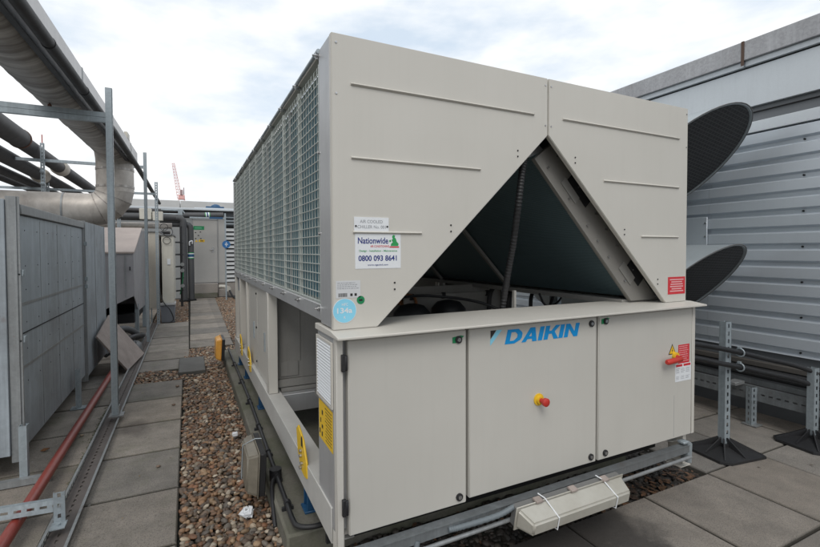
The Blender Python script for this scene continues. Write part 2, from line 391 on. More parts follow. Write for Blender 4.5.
# pebbles
def ico():
    bm = bmesh.new(); bmesh.ops.create_icosphere(bm, subdivisions=2, radius=1)
    v = np.array([x.co[:] for x in bm.verts]); f = np.array([[q.index for q in x.verts] for x in bm.faces]); bm.free(); return v, f
IV, IF = ico()
PAL = np.array([(.30, .17, .09), (.33, .22, .13), (.19, .11, .065), (.40, .32, .23), (.24, .17, .12), (.12, .085, .06), (.31, .18, .10), (.17, .145, .12), (.46, .39, .30), (.26, .125, .065), (.085, .065, .05), (.14, .10, .075), (.22, .13, .08)])
def pebbles(name, regions, size, pal, layers, z0, label, dens=1.0):
    V = []; F = []; Cc = []; n = 0
    for (x0, x1, y0, y1, zt) in regions:
        for L in range(layers):
            s = size; nx = max(1, int((x1 - x0) / (s * 1.55))); ny = max(1, int((y1 - y0) / (s * 1.55)))
            gx, gy = np.meshgrid(np.arange(nx), np.arange(ny)); gx = gx.ravel(); gy = gy.ravel()
            k = len(gx); px = x0 + (gx + .5 + rng.uniform(-.5, .5, k)) * (x1 - x0) / nx; py = y0 + (gy + .5 + rng.uniform(-.5, .5, k)) * (y1 - y0) / ny
            r = s * rng.uniform(.5, 1.3, k)
            pz = zt - s * .9 * (layers - 1 - L) - r * .3 + rng.uniform(-.35, .3, k) * s + .010 * np.sin(px * 9 + 1) * np.cos(py * 6.1)
            sc = np.stack([r * rng.uniform(.85, 1.35, k), r * rng.uniform(.7, 1.0, k), r * rng.uniform(.45, .75, k)], 1)
            base = IV[None] * (1 + .16 * rng.standard_normal((k, 1, 3)) * IV[None] ** 2)
            base = base + .10 * np.sin(IV[None] * rng.uniform(2, 4, (k, 1, 3)) + rng.uniform(0, 6, (k, 1, 3)))
            P = base * sc[:, None, :]
            a = rng.uniform(0, 2 * PI, k); t = rng.uniform(-.5, .5, k)
            ca, sa, ct, st = np.cos(a)[:, None], np.sin(a)[:, None], np.cos(t)[:, None], np.sin(t)[:, None]
            X, Y, Z = P[..., 0], P[..., 1], P[..., 2]
            X, Z = X * ct - Z * st, X * st + Z * ct
            X, Y = X * ca - Y * sa, X * sa + Y * ca
            P = np.stack([X + px[:, None], Y + py[:, None], Z + pz[:, None]], 2)
            V.append(P.reshape(-1, 3)); F.append((IF[None] + (n + np.arange(k) * len(IV))[:, None, None]).reshape(-1, 3)); n += k * len(IV)
            c = pal[rng.integers(0, len(pal), k)] * rng.uniform(.55, 1.15, (k, 1)); c = np.concatenate([c, np.ones((k, 1))], 1)
            Cc.append(np.repeat(c, len(IV), 0))
    V = np.concatenate(V); F = np.concatenate(F); Cc = np.concatenate(Cc)
    me = bpy.data.meshes.new(name); me.vertices.add(len(V)); me.vertices.foreach_set('co', V.astype(np.float32).ravel())
    me.loops.add(F.size); me.loops.foreach_set('vertex_index', F.astype(np.int32).ravel())
    me.polygons.add(len(F)); me.polygons.foreach_set('loop_start', np.arange(0, F.size, 3, dtype=np.int32)); me.update(calc_edges=True); me.shade_smooth()
    o = bpy.data.objects.new(name, me); C.objects.link(o); me.materials.append(M['pebble']); settone(o, Cc)
    tag(o, label, 'gravel', kind='stuff'); return o
pebbles('gravel', [(-.575, -.10, -.6, 5.85, -.005), (-1.19, -.575, 4.10, 4.61, -.01), (-1.18, -.53, 8.85, 13.9, -.01), (.30, 1.2, 7.1, 13.9, -.01), (.14, .3, 5.85, 14, -.02), (.0, .15, 5.05, 5.9, -.02), (-.1, .02, -.6, .40, -.02)],
        .0185, PAL, 2, 0, 'brown rounded pebbles filling the strip between slabs and plinth')
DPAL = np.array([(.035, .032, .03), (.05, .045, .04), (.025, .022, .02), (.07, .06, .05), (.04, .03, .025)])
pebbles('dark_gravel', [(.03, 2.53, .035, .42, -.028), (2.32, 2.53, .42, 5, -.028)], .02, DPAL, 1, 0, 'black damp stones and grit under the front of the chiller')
LPAL = np.array([(.10, .055, .03), (.06, .04, .03), (.15, .08, .045), (.03, .025, .02)])

for (px, py, sc_, lab) in ((-.66, 3.1, .016, 'small brown pebble strayed onto the path edge beyond the oil mark'), (-.72, 1.75, .013, 'lone tan pebble lying on the near path slab'), (-.64, 3.75, .018, 'largest pebble strayed onto the farther path slab'),
                        (-1.3, 2.62, .014, 'dark pebble between the red pipe and the rail')):
    b = MB(); b.sphere((px, py, sc_ * .5), sc_, (1.1, .85, .6), 12, 8); tag(b.build('pebble', mat('stray_pebble', random.choice([(.3, .2, .12), (.2, .14, .1), (.35, .28, .2)]), .6), smooth=True), lab, 'pebble')
# moss and dead leaves
def leaves(name, spots, pal, label, cat, size=(.012, .022), zt=.006, curl=.4):
    V = []; F = []; cc = []
    for (x, y) in spots:
        r = random.uniform(*size); a = random.uniform(0, 6.28); n0 = len(V); col = pal[random.randrange(len(pal))]
        for (u, v, w) in ((-1, 0, .1), (-.3, .45, .35), (.5, .35, .2), (1, 0, .45), (.4, -.4, .15), (-.4, -.35, .3), (0, 0, 0)):
            V.append((x + r * (u * math.cos(a) - v * math.sin(a)), y + r * (u * math.sin(a) + v * math.cos(a)), zt + r * w * curl + random.uniform(0, .003))); cc.append((*col, 1))
        for k in range(6): F.append((n0 + k, n0 + (k + 1) % 6, n0 + 6))
    mb = MB(); mb.v = V; mb.f = F; o = mb.build(name, 'pebble', smooth=True); settone(o, cc); tag(o, label, cat, kind='stuff'); return o
leaves('moss', [(random.gauss(-1.2, .012), random.uniform(1.0, 3.6)) for _ in range(900)] + [(random.gauss(-1.2, .02), random.gauss(2.9, .25)) for _ in range(500)],
       [(.06, .085, .02), (.09, .10, .03), (.045, .06, .02)], 'green moss growing along the joint beside the red pipe', 'moss', (.004, .010), -.004, .8)
leaves('leaf_litter', [(random.uniform(1.5, 2.5), abs(random.gauss(.08, .12)) + .0) for _ in range(230)] + [(random.uniform(.05, 1.5), random.uniform(.05, .4)) for _ in range(80)],
       LPAL.tolist(), 'brown dead leaves lying under the right corner of the chiller', 'leaves', (.012, .03), -.012)
leaves('leaf_scatter', [(random.uniform(-.6, -.12), random.uniform(.3, 5)) for _ in range(60)] + [(random.uniform(-1.6, -.6), random.uniform(1, 8)) for _ in range(26)] + [(random.uniform(2.6, 3.9), random.uniform(-.5, 1)) for _ in range(14)],
       [(.14, .08, .04), (.20, .14, .07), (.08, .055, .035), (.26, .20, .11)], 'small dead leaves scattered over pebbles and slabs', 'leaves', (.006, .014), .004)
for (x, y, lab) in ((-1.49, 2.42, 'curled brown leaf lying on the slab left of the red pipe'),):
    o = MB(); r = .03; o.add([(x - r, y, .004), (x - .3 * r, y + .6 * r, .016), (x + .8 * r, y + .4 * r, .006), (x + r, y - .2 * r, .02), (x, y - .5 * r, .003)], [(0, 1, 2, 3, 4)])
    lf = o.build('dead_leaf', mat('leaf_brown', (.26, .12, .05), .7)); lf.modifiers.new('s', 'SOLIDIFY').thickness = .002; tag(lf, lab, 'leaf')

# concrete plinth
pl = MB().prism([(-.11, .43), (2.28, .43), (2.28, 5.0), (-.11, 5.0)], 'z', -.05, .10).build('concrete_plinth', 'concrete', bevel=.012)
tag(pl, 'mossy concrete plinth slab carrying the chiller', 'plinth')
# cement patch & small debris on it
ds = MB().box(-.64, -.34, 4.25, 5.05, -.03, .035).build('drain_cover', mat('drain_slab', (.10, .098, .09), .7, dirt=.6, bmp=.3), bevel=.008)
tag(ds, 'dark square drain slab set in the gravel beyond the near path', 'drain cover')
bag = MB(); bag.sphere((-.245, .86, .025), .036, (1, 1.2, .45), 14, 9)
for i, v in enumerate(bag.v): bag.v[i] = (v[0] + random.uniform(-.012, .012), v[1] + random.uniform(-.012, .012), v[2] + random.uniform(-.008, .012))
tag(bag.build('plastic_scrap', 'white', smooth=False), 'crumpled white plastic scrap lying on the pebbles', 'litter')
bs = MB().box(-.225, -.185, 2.0, 2.03, .02, .05).build('plastic_cube', 'white', bevel=.004); tag(bs, 'tiny white plastic bit among pebbles by the plinth edge', 'litter')

# ================================================================== CHILLER
ch = thing('air_cooled_chiller', 'large beige air cooled chiller with triangular front opening and wire guarded side', 'chiller', (1.125, 2.1, .1))
H = 2.337; ZP = 1.155; LEN = 4.2
def pbuild(mb, name, m, par=ch, **k): return mb.build(name, m, par, **k)
pbuild(MB().box(.001, .02, .001, .24, .27, .334), 'flank_plate', 'paint_side')
pbuild(MB().box(.021, 2.26, .20, .22, .16, .334), 'toe_plate', 'dark')
# front panels (folded sheet with return edge)
lp = MB(); T = .028
lp.prism([(0, ZP), (.19, ZP), (1.121, 2.052), (1.121, H), (0, H)], 'y', 0, T)
pL = pbuild(lp, 'front_panel', 'paint', bevel=.003, seg=2)
rp = MB(); rp.prism([(1.127, 2.052), (2.055, ZP), (2.25, ZP), (2.25, H), (1.127, H)], 'y', 0, T)
pR = pbuild(rp, 'front_panel', 'paint', bevel=.003, seg=2)
def ridge(par, x0, x1, z):
    b = MB(); b.prism([(-.010, 0), (0, -.007), (.008, 0), (0, .007)], 'x', x0, x1, Matrix.Translation((0, -.0005, z))); pbuild(b, 'stiffening_rib', 'paint', par, bevel=.001)
for x0, x1, z in ((.08, 1.03, 2.145), (.08, .71, 1.85), (.085, .40, 1.55)): ridge(pL, x0, x1, z)
for x0, x1, z in ((1.22, 2.165, 2.145), (1.52, 2.165, 1.85), (1.83, 2.165, 1.55)): ridge(pR, x0, x1, z)
# screws along panel edges
for par, xs_ in ((pL, (.02, 1.105)), (pR, (1.143, 2.235))):
    for xq in xs_:
        for zq in (2.30, 2.10): b = MB(); b.cyl((xq, -.003, zq), (xq, 0, zq), .0045, 8); pbuild(b, 'screw', 'chrome', par)
# rivet pairs along V
for par, pts in ((pL, [(.93, 1.93), (.55, 1.56), (.27, 1.31)]), (pR, [(1.31, 1.93), (1.69, 1.56), (1.98, 1.27)])):
    for x, z in pts:
        for dz in (0, .028): b = MB(); b.cyl((x, -.003, z + dz), (x, .0, z + dz), .004, 8); pbuild(b, 'rivet', 'dark', par)
# side returns of end panels
for x0, x1 in ((0, .022), (2.228, 2.25)):
    pbuild(MB().box(x0, x1, T + .001, .185, ZP + .005, H - .002), 'corner_post', 'paint_side', bevel=.003)
# rear end panel
pbuild(MB().box(0, 2.25, LEN, LEN + .03, ZP, H - .02), 'rear_panel', 'paint_side', bevel=.003)
# top deck with fan rings
pbuild(MB().box(.09, 2.16, .035, LEN - .002, H - .06, H - .03), 'top_deck', 'paint_side')
for i in range(4):
    for j in range(2):
        y = .6 + i * 1.0; x = .6 + j * 1.05
        b = MB(); n = 28
        ring = [(x + .42 * math.cos(t), y + .42 * math.sin(t)) for t in [2 * PI * k / n for k in range(n)]]
        b.tube([(px, py, H - .01) for px, py in ring] + [(ring[0][0], ring[0][1], H - .01)], .02, 6, False)
        f = pbuild(b, 'fan_ring', 'black', smooth=True)
        g = MB()
        for k in range(12):
            rr = .06 + k * .03; q = [(x + rr * math.cos(t), y + rr * math.sin(t), H) for t in [2 * PI * a / 24 for a in range(25)]]; g.tube(q, .002, 4, False)
        g.cyl((x, y, H - .025), (x, y, H - .012), .09); pbuild(g, 'fan_grille', 'wire', f)
# ledge on top of the cabinet
led = MB()
led.prism([(-.10, 1.131), (-.10, 1.141), (0, 1.154), (.24, 1.154), (.24, 1.128)], 'x', -.012, 2.30)
pbuild(led, 'cabinet_lid', 'paint', bevel=.002)
# cabinet body
cb = MB(); cb.box(.0, 2.27, .0, .24, .335, 1.127); body = pbuild(cb, 'cabinet', 'paint_side', bevel=.003)
pbuild(MB().box(.0, .028, -.036, -.0005, .27, 1.126), 'cabinet_edge', 'paint', bevel=.002)
pbuild(MB().box(2.262, 2.29, -.036, -.0005, .335, 1.126), 'cabinet_edge', 'paint', bevel=.002)
pbuild(MB().box(.60, .63, -.012, -.0005, .335, 1.12), 'seal_strip', 'dark', body)
pbuild(MB().box(1.43, 1.455, -.012, -.0005, .335, 1.12), 'seal_strip', 'dark', body)
def latch(par, x, z, green=False):
    b = MB(); b.cyl((x, -.048, z), (x, -.0405, z), .017, 20); o = pbuild(b, 'latch', 'black', par, smooth=True)
    b = MB(); b.cyl((x, -.051, z), (x, -.048, z), .009, 16); pbuild(b, 'lock', 'chrome', o, smooth=True)
    if green:
        b = MB(); b.prism([(-.03, -.014), (-.004, -.014), (.03, .014), (.012, .018), (-.03, .012)], 'y', -.0425, -.0403, Matrix.Translation((x, 0, z))); pbuild(b, 'sticker', 'green', par, label='torn green sticker round the latch')
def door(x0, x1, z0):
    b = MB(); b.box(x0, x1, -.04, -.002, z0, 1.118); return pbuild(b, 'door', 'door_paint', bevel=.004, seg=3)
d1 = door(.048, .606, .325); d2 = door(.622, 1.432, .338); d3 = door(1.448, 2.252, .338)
latch(d1, .563, 1.075, True); latch(d1, .567, .36); latch(d2, 1.39, 1.085); latch(d2, 1.392, .372); latch(d3, 1.497, 1.09, True); latch(d3, 1.50, .372)
def hinge(x, z):
    b = MB(); b.box(x - .008, x + .008, -.052, -.0365, z - .034, z + .034); b.cyl((x + .011, -.048, z - .03), (x + .011, -.048, z + .03), .007, 10); pbuild(b, 'hinge', 'black', d1, bevel=.002)
hinge(.026, 1.03); hinge(.026, .45)
# faint fold line on right door
pbuild(MB().box(2.085, 2.087, -.0408, -.0398, .35, .60), 'seam', 'paint_side', d3)
# logo on middle door: letters as polygons (slanted heavy capitals)
def logo_poly(polys, x0, z0, h, w, name, m, par, y=-.0402, sh=.28):
    b = MB()
    for i, pg in enumerate(polys):
        b.prism([(x0 + (px + sh * pz) * w, z0 + pz * h) for px, pz in pg], 'y', y - .0012 - .00025 * i, y + .0003 + .0001 * i)
    pbuild(b, name, m, par)
hh = .058; ww = .058
lx = .822
zl = 1.028
def slope(x): return zl
D = [[(0, 0), (.24, 0), (.24, 1), (0, 1)], [(.24, 0), (.52, 0), (.80, .2), (.55, .3), (.45, .2), (.24, .2)], [(.24, .8), (.45, .8), (.55, .7), (.80, .8), (.60, 1), (.24, 1)], [(.55, .3), (.80, .2), (.88, .35), (.88, .65), (.80, .8), (.55, .7), (.62, .6), (.62, .4)]]
A_ = [[(0, 0), (.24, 0), (.60, 1), (.36, 1)], [(.62, 0), (.88, 0), (.64, 1), (.60, 1), (.40, 1)], [(.22, .2), (.66, .2), (.62, .38), (.30, .38)]]
I_ = [[(0, 0), (.25, 0), (.25, 1), (0, 1)]]
K_ = [[(0, 0), (.25, 0), (.25, 1), (0, 1)], [(.25, .4), (.40, .4), (.40, .62), (.25, .62)], [(.36, .56), (.62, 0), (.90, 0), (.55, .62)], [(.30, .46), (.55, .50), (.88, 1), (.60, 1)]]
N_ = [[(0, 0), (.24, 0), (.24, 1), (0, 1)], [(.62, 0), (.86, 0), (.86, 1), (.62, 1)], [(.24, 1), (.24, .62), (.62, 0), (.62, .38)]]
x = lx
for nm, pg, adv in (('D', D, .93), ('A', A_, .95), ('I', I_, .34), ('K', K_, .92), ('I', I_, .34), ('N', N_, .86)):
    logo_poly(pg, x, zl + (x - lx) * .0, .068, .1075, 'logo_letter', 'cyan', d2, sh=.17); x += adv * .1075
b = MB(); b.prism([(.740, 1.062), (.740, 1.100), (.772, 1.100)], 'y', -.0414, -.0402); pbuild(b, 'logo_mark', 'ink', d2)
b = MB(); b.prism([(.738, 1.030), (.738, 1.056), (.776, 1.100), (.806, 1.100)], 'y', -.0414, -.0402); pbuild(b, 'logo_mark', 'ltblue', d2)
# emergency stop
b = MB(); b.cyl((1.03, -.046, .735), (1.03, -.0405, .735), .030, 24); b.cyl((1.03, -.06, .735), (1.03, -.046, .735), .020, 20)
es = pbuild(b, 'emergency_stop', 'yellow', d2, smooth=True)
b = MB(); b.tube([(1.03, -.06, .735), (1.03, -.082, .735), (1.03, -.084, .735), (1.03, -.098, .735), (1.03, -.103, .735)], [.012, .012, .020, .021, .014], 20); pbuild(b, 'push_button', 'red', es, smooth=True)
# isolator handle and labels on right door
b = MB(); b.cyl((2.085, -.056, .838), (2.085, -.0405, .838), .024, 20); ih = pbuild(b, 'isolator_switch', 'yellow', d3, smooth=True)
b = MB(); b.tube([(2.105, -.066, .826), (2.098, -.070, .826), (2.03, -.078, .824), (1.965, -.080, .822), (1.955, -.080, .822)], [.011, .0165, .0165, .0165, .011], 14); b.cyl((2.085, -.07, .83), (2.085, -.05, .836), .014, 14); pbuild(b, 'handle', M['red'], ih, smooth=True)
def plate(x0, x1, z0, z1, m, name, par, y=-.0403, t=.0012, axis='y'):
    b = MB(); b.box(x0, x1, y - t, y, z0, z1); return pbuild(b, name, m, par)
def printed(x0, x1, z0, z1, n, m, par, y, h=.5, seed=0, ragged=.5):
    rr = random.Random(seed); b = MB(); dz = (z1 - z0) / n
    for i in range(n):
        z = z0 + (i + .5) * dz; x = x0
        xe = x1 - rr.random() * ragged * (x1 - x0)
        while x < xe:
            w = rr.uniform(.004, .013); b.box(x, min(x + w, xe), y - .0004, y, z - dz * h / 2, z + dz * h / 2); x += w + .003
    return pbuild(b, 'printing', m, par)
b = MB(); b.prism([(2.028, .850), (2.098, .850), (2.063, .912)], 'y', -.0412, -.0402); wt = pbuild(b, 'warning_triangle', 'ink', d3)
b = MB(); b.prism([(2.036, .855), (2.090, .855), (2.063, .903)], 'y', -.0418, -.0412); wy = pbuild(b, 'warning_face', 'yellow', wt)
b = MB(); b.prism([(2.061, .860), (2.068, .875), (2.063, .875), (2.067, .893), (2.057, .871), (2.062, .871)], 'y', -.0424, -.0418); pbuild(b, 'bolt_symbol', 'ink', wt)
rl = plate(2.12, 2.225, .787, .900, 'redlabel', 'red_notice', d3)
printed(2.127, 2.220, .795, .896, 8, 'pink', rl, -.0416, .35, 3, .2)
wl = plate(2.092, 2.243, .678, .786, 'white', 'white_notice', d3)
plate(2.098, 2.158, .768, .782, 'redlabel', 'heading', wl, -.0416, .0005); plate(2.170, 2.237, .768, .782, 'redlabel', 'heading', wl, -.0416, .0005)
for k in range(3):
    printed(2.100 + k * .046, 2.138 + k * .046, .728, .760, 4, 'greyink', wl, -.0416, .35, 5 + k, .3); printed(2.100 + k * .046, 2.138 + k * .046, .690, .712, 3, 'greyink', wl, -.0416, .35, 15 + k, .3)
# labels on the front panels
pl1 = plate(.09, .243, 1.553, 1.612, 'white', 'identity_plate', pL, -.0003, .003)
text('AIR COOLED', 'lettering', 'greyink', pl1, (.115, -.0038, 1.588), .013, bold=.008, w=.10)
text('CHILLER No. 001', 'lettering', 'greyink', pl1, (.104, -.0038, 1.566), .013, bold=.008, w=.125)
for px in (.097, .236):
    b = MB(); b.cyl((px, -.006, 1.575), (px, -.0033, 1.575), .004, 8); pbuild(b, 'screw', 'dark', pl1)
st = plate(.094, .299, 1.400, 1.546, 'white', 'contact_sticker', pL, -.0003, .001)
ys_ = -.0018
text('Nationwide', 'lettering', 'navy', st, (.106, ys_, 1.503), .026, bold=.02, w=.135)
text('AIR CONDITIONING', 'lettering', 'redlabel', st, (.160, ys_, 1.488), .009, bold=.012, w=.085)
text('Design - Installation - Maintenance', 'lettering', 'green_ink', st, (.112, ys_, 1.467), .011, bold=.012, w=.17)
text('0800 093 8641', 'lettering', 'navy', st, (.108, ys_, 1.431), .024, bold=.025, w=.172)
text('www.ngacltd.com', 'lettering', 'navy', st, (.148, ys_, 1.410), .009, bold=.01, w=.092)
b = MB(); b.prism([(.252, 1.494), (.286, 1.494), (.289, 1.503), (.280, 1.512), (.276, 1.525), (.270, 1.530), (.273, 1.538), (.264, 1.541), (.259, 1.533), (.262, 1.523), (.256, 1.520), (.262, 1.510), (.254, 1.503)], 'y', ys_ - .0006, ys_); b.prism([(.246, 1.510), (.254, 1.512), (.253, 1.520), (.246, 1.518)], 'y', ys_ - .0006, ys_)
pbuild(b, 'emblem', 'green_ink', st)
plate(.247, .291, 1.487, 1.492, 'redlabel', 'underline', st, ys_, .0005)
sp = plate(.012, .116, 1.283, 1.353, mat('label_silver', (.60, .61, .62), .4, dirt=.1), 'data_plate', pL, -.0003, .001)
printed(.018, .110, 1.318, 1.348, 4, 'greyink', sp, -.0014, .35, 31, .2)
b = MB(); xx = .022
while xx < .058: w = random.uniform(.0008, .0025); b.box(xx, xx + w, -.0018, -.0014, 1.288, 1.303); xx += w + .0015
for k in range(2): b.box(.072 + k * .018, .082 + k * .018, -.0018, -.0014, 1.290, 1.301)
pbuild(b, 'barcode', 'ink', sp)
def disc(cx, cz, r, m, name, par, y=-.0003, t=.001):
    b = MB(); b.cyl((cx, y - t, cz), (cx, y, cz), r, 40); return pbuild(b, name, m, par)
bl = disc(.048, 1.232, .050, 'white', 'refrigerant_sticker', pL); disc(.048, 1.232, .048, 'ltblue', 'sticker_face', bl, -.0014, .0004)
text('134a', 'lettering', 'white', bl, (.016, -.0022, 1.222), .022, bold=.02, w=.064)
text('HFC', 'lettering', 'white', bl, (.036, -.0022, 1.252), .011, bold=.01, w=.026)
text('R', 'lettering', 'white', bl, (.044, -.0022, 1.200), .010, bold=.01)
gd = disc(.117, 1.272, .017, 'green', 'round_sticker', pL)
b = MB(); b.prism([(-.008, -.004), (.008, -.004), (.006, .006), (0, .002), (-.006, .006)], 'y', -.0018, -.0014, Matrix.Translation((.117, 0, 1.272))); pbuild(b, 'symbol', 'dark', gd)
rs = plate(2.075, 2.238, 1.203, 1.308, 'redlabel', 'red_notice', pR, -.0003, .001)
rr2 = random.Random(3)
b = MB()
for k in range(6):
    z = 1.292 - k * .014; e = (.006, .02, .014, .01, .024, .008)[k]
    b.box(2.085 + e, 2.228 - e, -.0018, -.0014, z - .0035, z + .003)
pbuild(b, 'printing', 'pink', rs)

# left side: grille and yellow label on the cabinet flank (x = 0)
gf = MB()
gf.box(-.010, -.001, .0, .012, .835, 1.105); gf.box(-.010, -.001, .223, .235, .835, 1.105); gf.box(-.010, -.001, .012, .223, .835, .847); gf.box(-.010, -.001, .012, .223, 1.093, 1.105)
g = pbuild(gf, 'grille', 'paint', body, bevel=.001)
pbuild(MB().box(-.0035, -.0012, .012, .223, .847, 1.093), 'grille_backing', 'dark', g)
b = MB()
for k in range(19):
    z = .853 + k * .0128; b.prism([(-.0105, z), (-.0045, z + .008), (-.0038, z + .006), (-.0095, z - .002)], 'y', .012, .223)
pbuild(b, 'louvre_blades', 'white', g)
yl = MB().box(-.0016, -.0004, .015, .225, .648, .818); yl = pbuild(yl, 'safety_label', 'yellow', body)
b = MB(); rr = random.Random(9)
for k in range(11):
    z = .665 + k * .0135; y = .03
    while y < .115: w = rr.uniform(.006, .018); b.box(-.0021, -.0016, y, y + w, z, z + .004); y += w + .005
pbuild(b, 'printing', 'ink', yl); b = MB()
for (y, z, w, h) in ((.16, .76, .018, .02), (.19, .72, .012, .02), (.16, .70, .02, .016), (.165, .665, .016, .02), (.20, .67, .016, .02)): b.box(-.0021, -.0016, y, y + w, z, z + h)
pbuild(b, 'printing', 'ink', yl)
pbuild(MB().box(0, .03, .0005, .03, .135, .334), 'leg', 'paint', bevel=.002)
pbuild(MB().box(2.24, 2.27, .0005, .10, .135, .334), 'leg', 'paint', bevel=.002)
pbuild(MB().box(2.19, 2.285, -.02, .12, .128, .134), 'foot_plate', 'paint')
# base frame rails (C section)
def rail(x0, sgn):
    b = MB(); x1 = x0 + sgn * .10
    b.prism([(x0, .27), (x0 + sgn * .1, .27), (x1, .275), (x0 + sgn * .006, .275), (x0 + sgn * .006, .414), (x1, .414), (x1, .42), (x0, .42)], 'y', .03, LEN + .02)
    return pbuild(b, 'base_rail', mat('rail_paint', (.52, .51, .48), .5, dirt=.3, dscale=5), bevel=.002)
rl_ = rail(-.006, 1); rail(2.27, -1)
for y in (.08, 1.62, 2.9, 4.1):
    pbuild(MB().box(.007, 2.263, y, y + .07, .28, .412), 'cross_member', 'paint_side', bevel=.003)
# end of C at front left: fold bracket under the door
b = MB(); b.box(.004, .03, -.034, .03, .24, .334); b.box(.03, .10, .03, .034, .29, .333); pbuild(b, 'end_bracket', 'paint', bevel=.002)
# side posts
def post(y0, y1, x0=0.0, x1=.07): return pbuild(MB().box(x0, x1, y0, y1, .421, 1.168), 'post', 'paint', bevel=.004)
for y0, y1 in ((1.66, 1.74), (2.98, 3.04), (3.62, 3.68), (4.10, 4.19)):
    post(y0, y1); post(y0, y1, 2.18, 2.25)
# top beam below guard, both sides
for x0, x1 in ((0, .06), (2.19, 2.25)):
    pbuild(MB().box(x0, x1, .187, LEN - .002, 1.169, 1.240), 'side_beam', 'paint_side', bevel=.003)
    pbuild(MB().box(x0 + .002, x1, .187, LEN - .002, 2.318, 2.332), 'side_beam', 'paint', bevel=.003)
# stiffener post behind the front-left corner, small bulkhead
bk = MB(); bk.box(.075, 2.17, 1.742, 1.757, .50, 1.16)
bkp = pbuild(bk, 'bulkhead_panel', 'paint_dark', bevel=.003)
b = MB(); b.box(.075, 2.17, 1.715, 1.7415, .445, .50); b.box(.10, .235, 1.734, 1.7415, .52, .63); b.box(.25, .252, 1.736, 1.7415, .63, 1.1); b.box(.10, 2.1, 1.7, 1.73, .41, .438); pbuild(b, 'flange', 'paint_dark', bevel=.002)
# intermediate closed panels on left side between the posts
for (y0, y1) in ((1.75, 2.38), (2.39, 2.97)):
    p = MB(); p.box(.022, .034, y0, y1, .43, 1.165); q = pbuild(p, 'side_panel', 'paint', bevel=.003)
    for z in (.5, .8, 1.1): b = MB(); b.cyl((.014, y0 + .03, z), (.022, y0 + .03, z), .009, 10); pbuild(b, 'panel_screw', 'dark', q)
    bb = MB(); bb.box(.012, .0215, y0 + .18, y0 + .20, .68, .83); pbuild(bb, 'pull_handle', 'galv', q)
# inside dark machinery bay panels (rear bays)
pbuild(MB().box(.08, .10, 3.06, 4.09, .43, 1.165), 'inner_panel', mat('brown_panel', (.10, .07, .055), .6))
pbuild(MB().box(.03, .055, 3.95, 4.08, 1.0, 1.16), 'valve_box', 'blue')
# condenser coils + guard, outer vertical coil on each side
cl = MB().box(.055, .075, .19, LEN - .01, 1.242, 2.31); pbuild(cl, 'outer_coil', 'fins_out')
cl = MB().box(2.175, 2.195, .19, LEN - .01, 1.242, 2.284); pbuild(cl, 'outer_coil', 'fins_out')
# tube headers behind the guard on the outer coil (dark verticals near the top edge & blue gaps)
b = MB()
y = .21
while y < LEN - .05:
    b.box(.044, .054, y, y + .010, 1.25, 2.275); y += .0515
pbuild(b, 'coil_tube_row', mat('coil_tubes', (.06, .15, .20), .4, dirt=.6, dcol=(.17, .23, .23)))
def guard(xo, sgn):
    b = MB(); r = .0021
    z = 1.25
    while z < 2.262: b.tube([(xo, .195, z), (xo, LEN - .01, z)], .0026, 5, False); z += .0415
    y = .205; k = 0
    while y < LEN: 
        b.tube([(xo + sgn * .0045, y, 1.245), (xo + sgn * .0045, y, 2.285), (xo + sgn * .02, y, 2.30)], r, 5, False); y += .0515
    for y in [.2 + .4075 * i for i in range(10)]:
        w = .005 if (round((y - .2) / .4075) % 2) else .010
        b.box(xo - sgn * .001 if sgn < 0 else xo - .004, xo + .012 if sgn > 0 else xo + .001, y - w / 2, y + w / 2, 1.242, 2.282)
    b.box(min(xo, xo + sgn * .012), max(xo, xo + sgn * .012), .19, LEN - .005, 1.241, 1.252)
    g = pbuild(b, 'wire_guard', 'wire')
    for i in range(10):
        y = .2 + .4075 * i
        for z in (1.222, 2.318):
            kb = MB(); kb.cyl((xo + sgn * .004, y, z), (xo - sgn * .018, y, z), .009, 10); kb.cyl((xo - sgn * .018, y, z), (xo - sgn * .030, y, z), .0045, 8); kb.box(xo - .016, xo + .016, y - .003, y + .003, z - .014, z + .014); pbuild(kb, 'guard_knob', M['chrome'], g, smooth=True)
    for z in (1.55, 1.9): kb = MB(); kb.cyl((xo + sgn * .004, .195, z), (xo - sgn * .012, .195, z), .006, 8); pbuild(kb, 'guard_knob', M['chrome'], g, smooth=True)
    t = MB(); t.tube([(xo - sgn * .004, .19, 2.335), (xo - sgn * .004, LEN, 2.335)], .011, 10); t.tube([(xo + sgn * .03, .19, 2.345), (xo + sgn * .03, LEN, 2.345)], .006, 8)
    pbuild(t, 'conduit', 'galv', smooth=True)
guard(.006, 1); guard(2.244, -1)
for y in (1.0, 1.85, 2.65, 3.46): pbuild(MB().box(.040, .0545, y, y + .04, 1.243, 2.30), 'coil_post', 'paint_side')
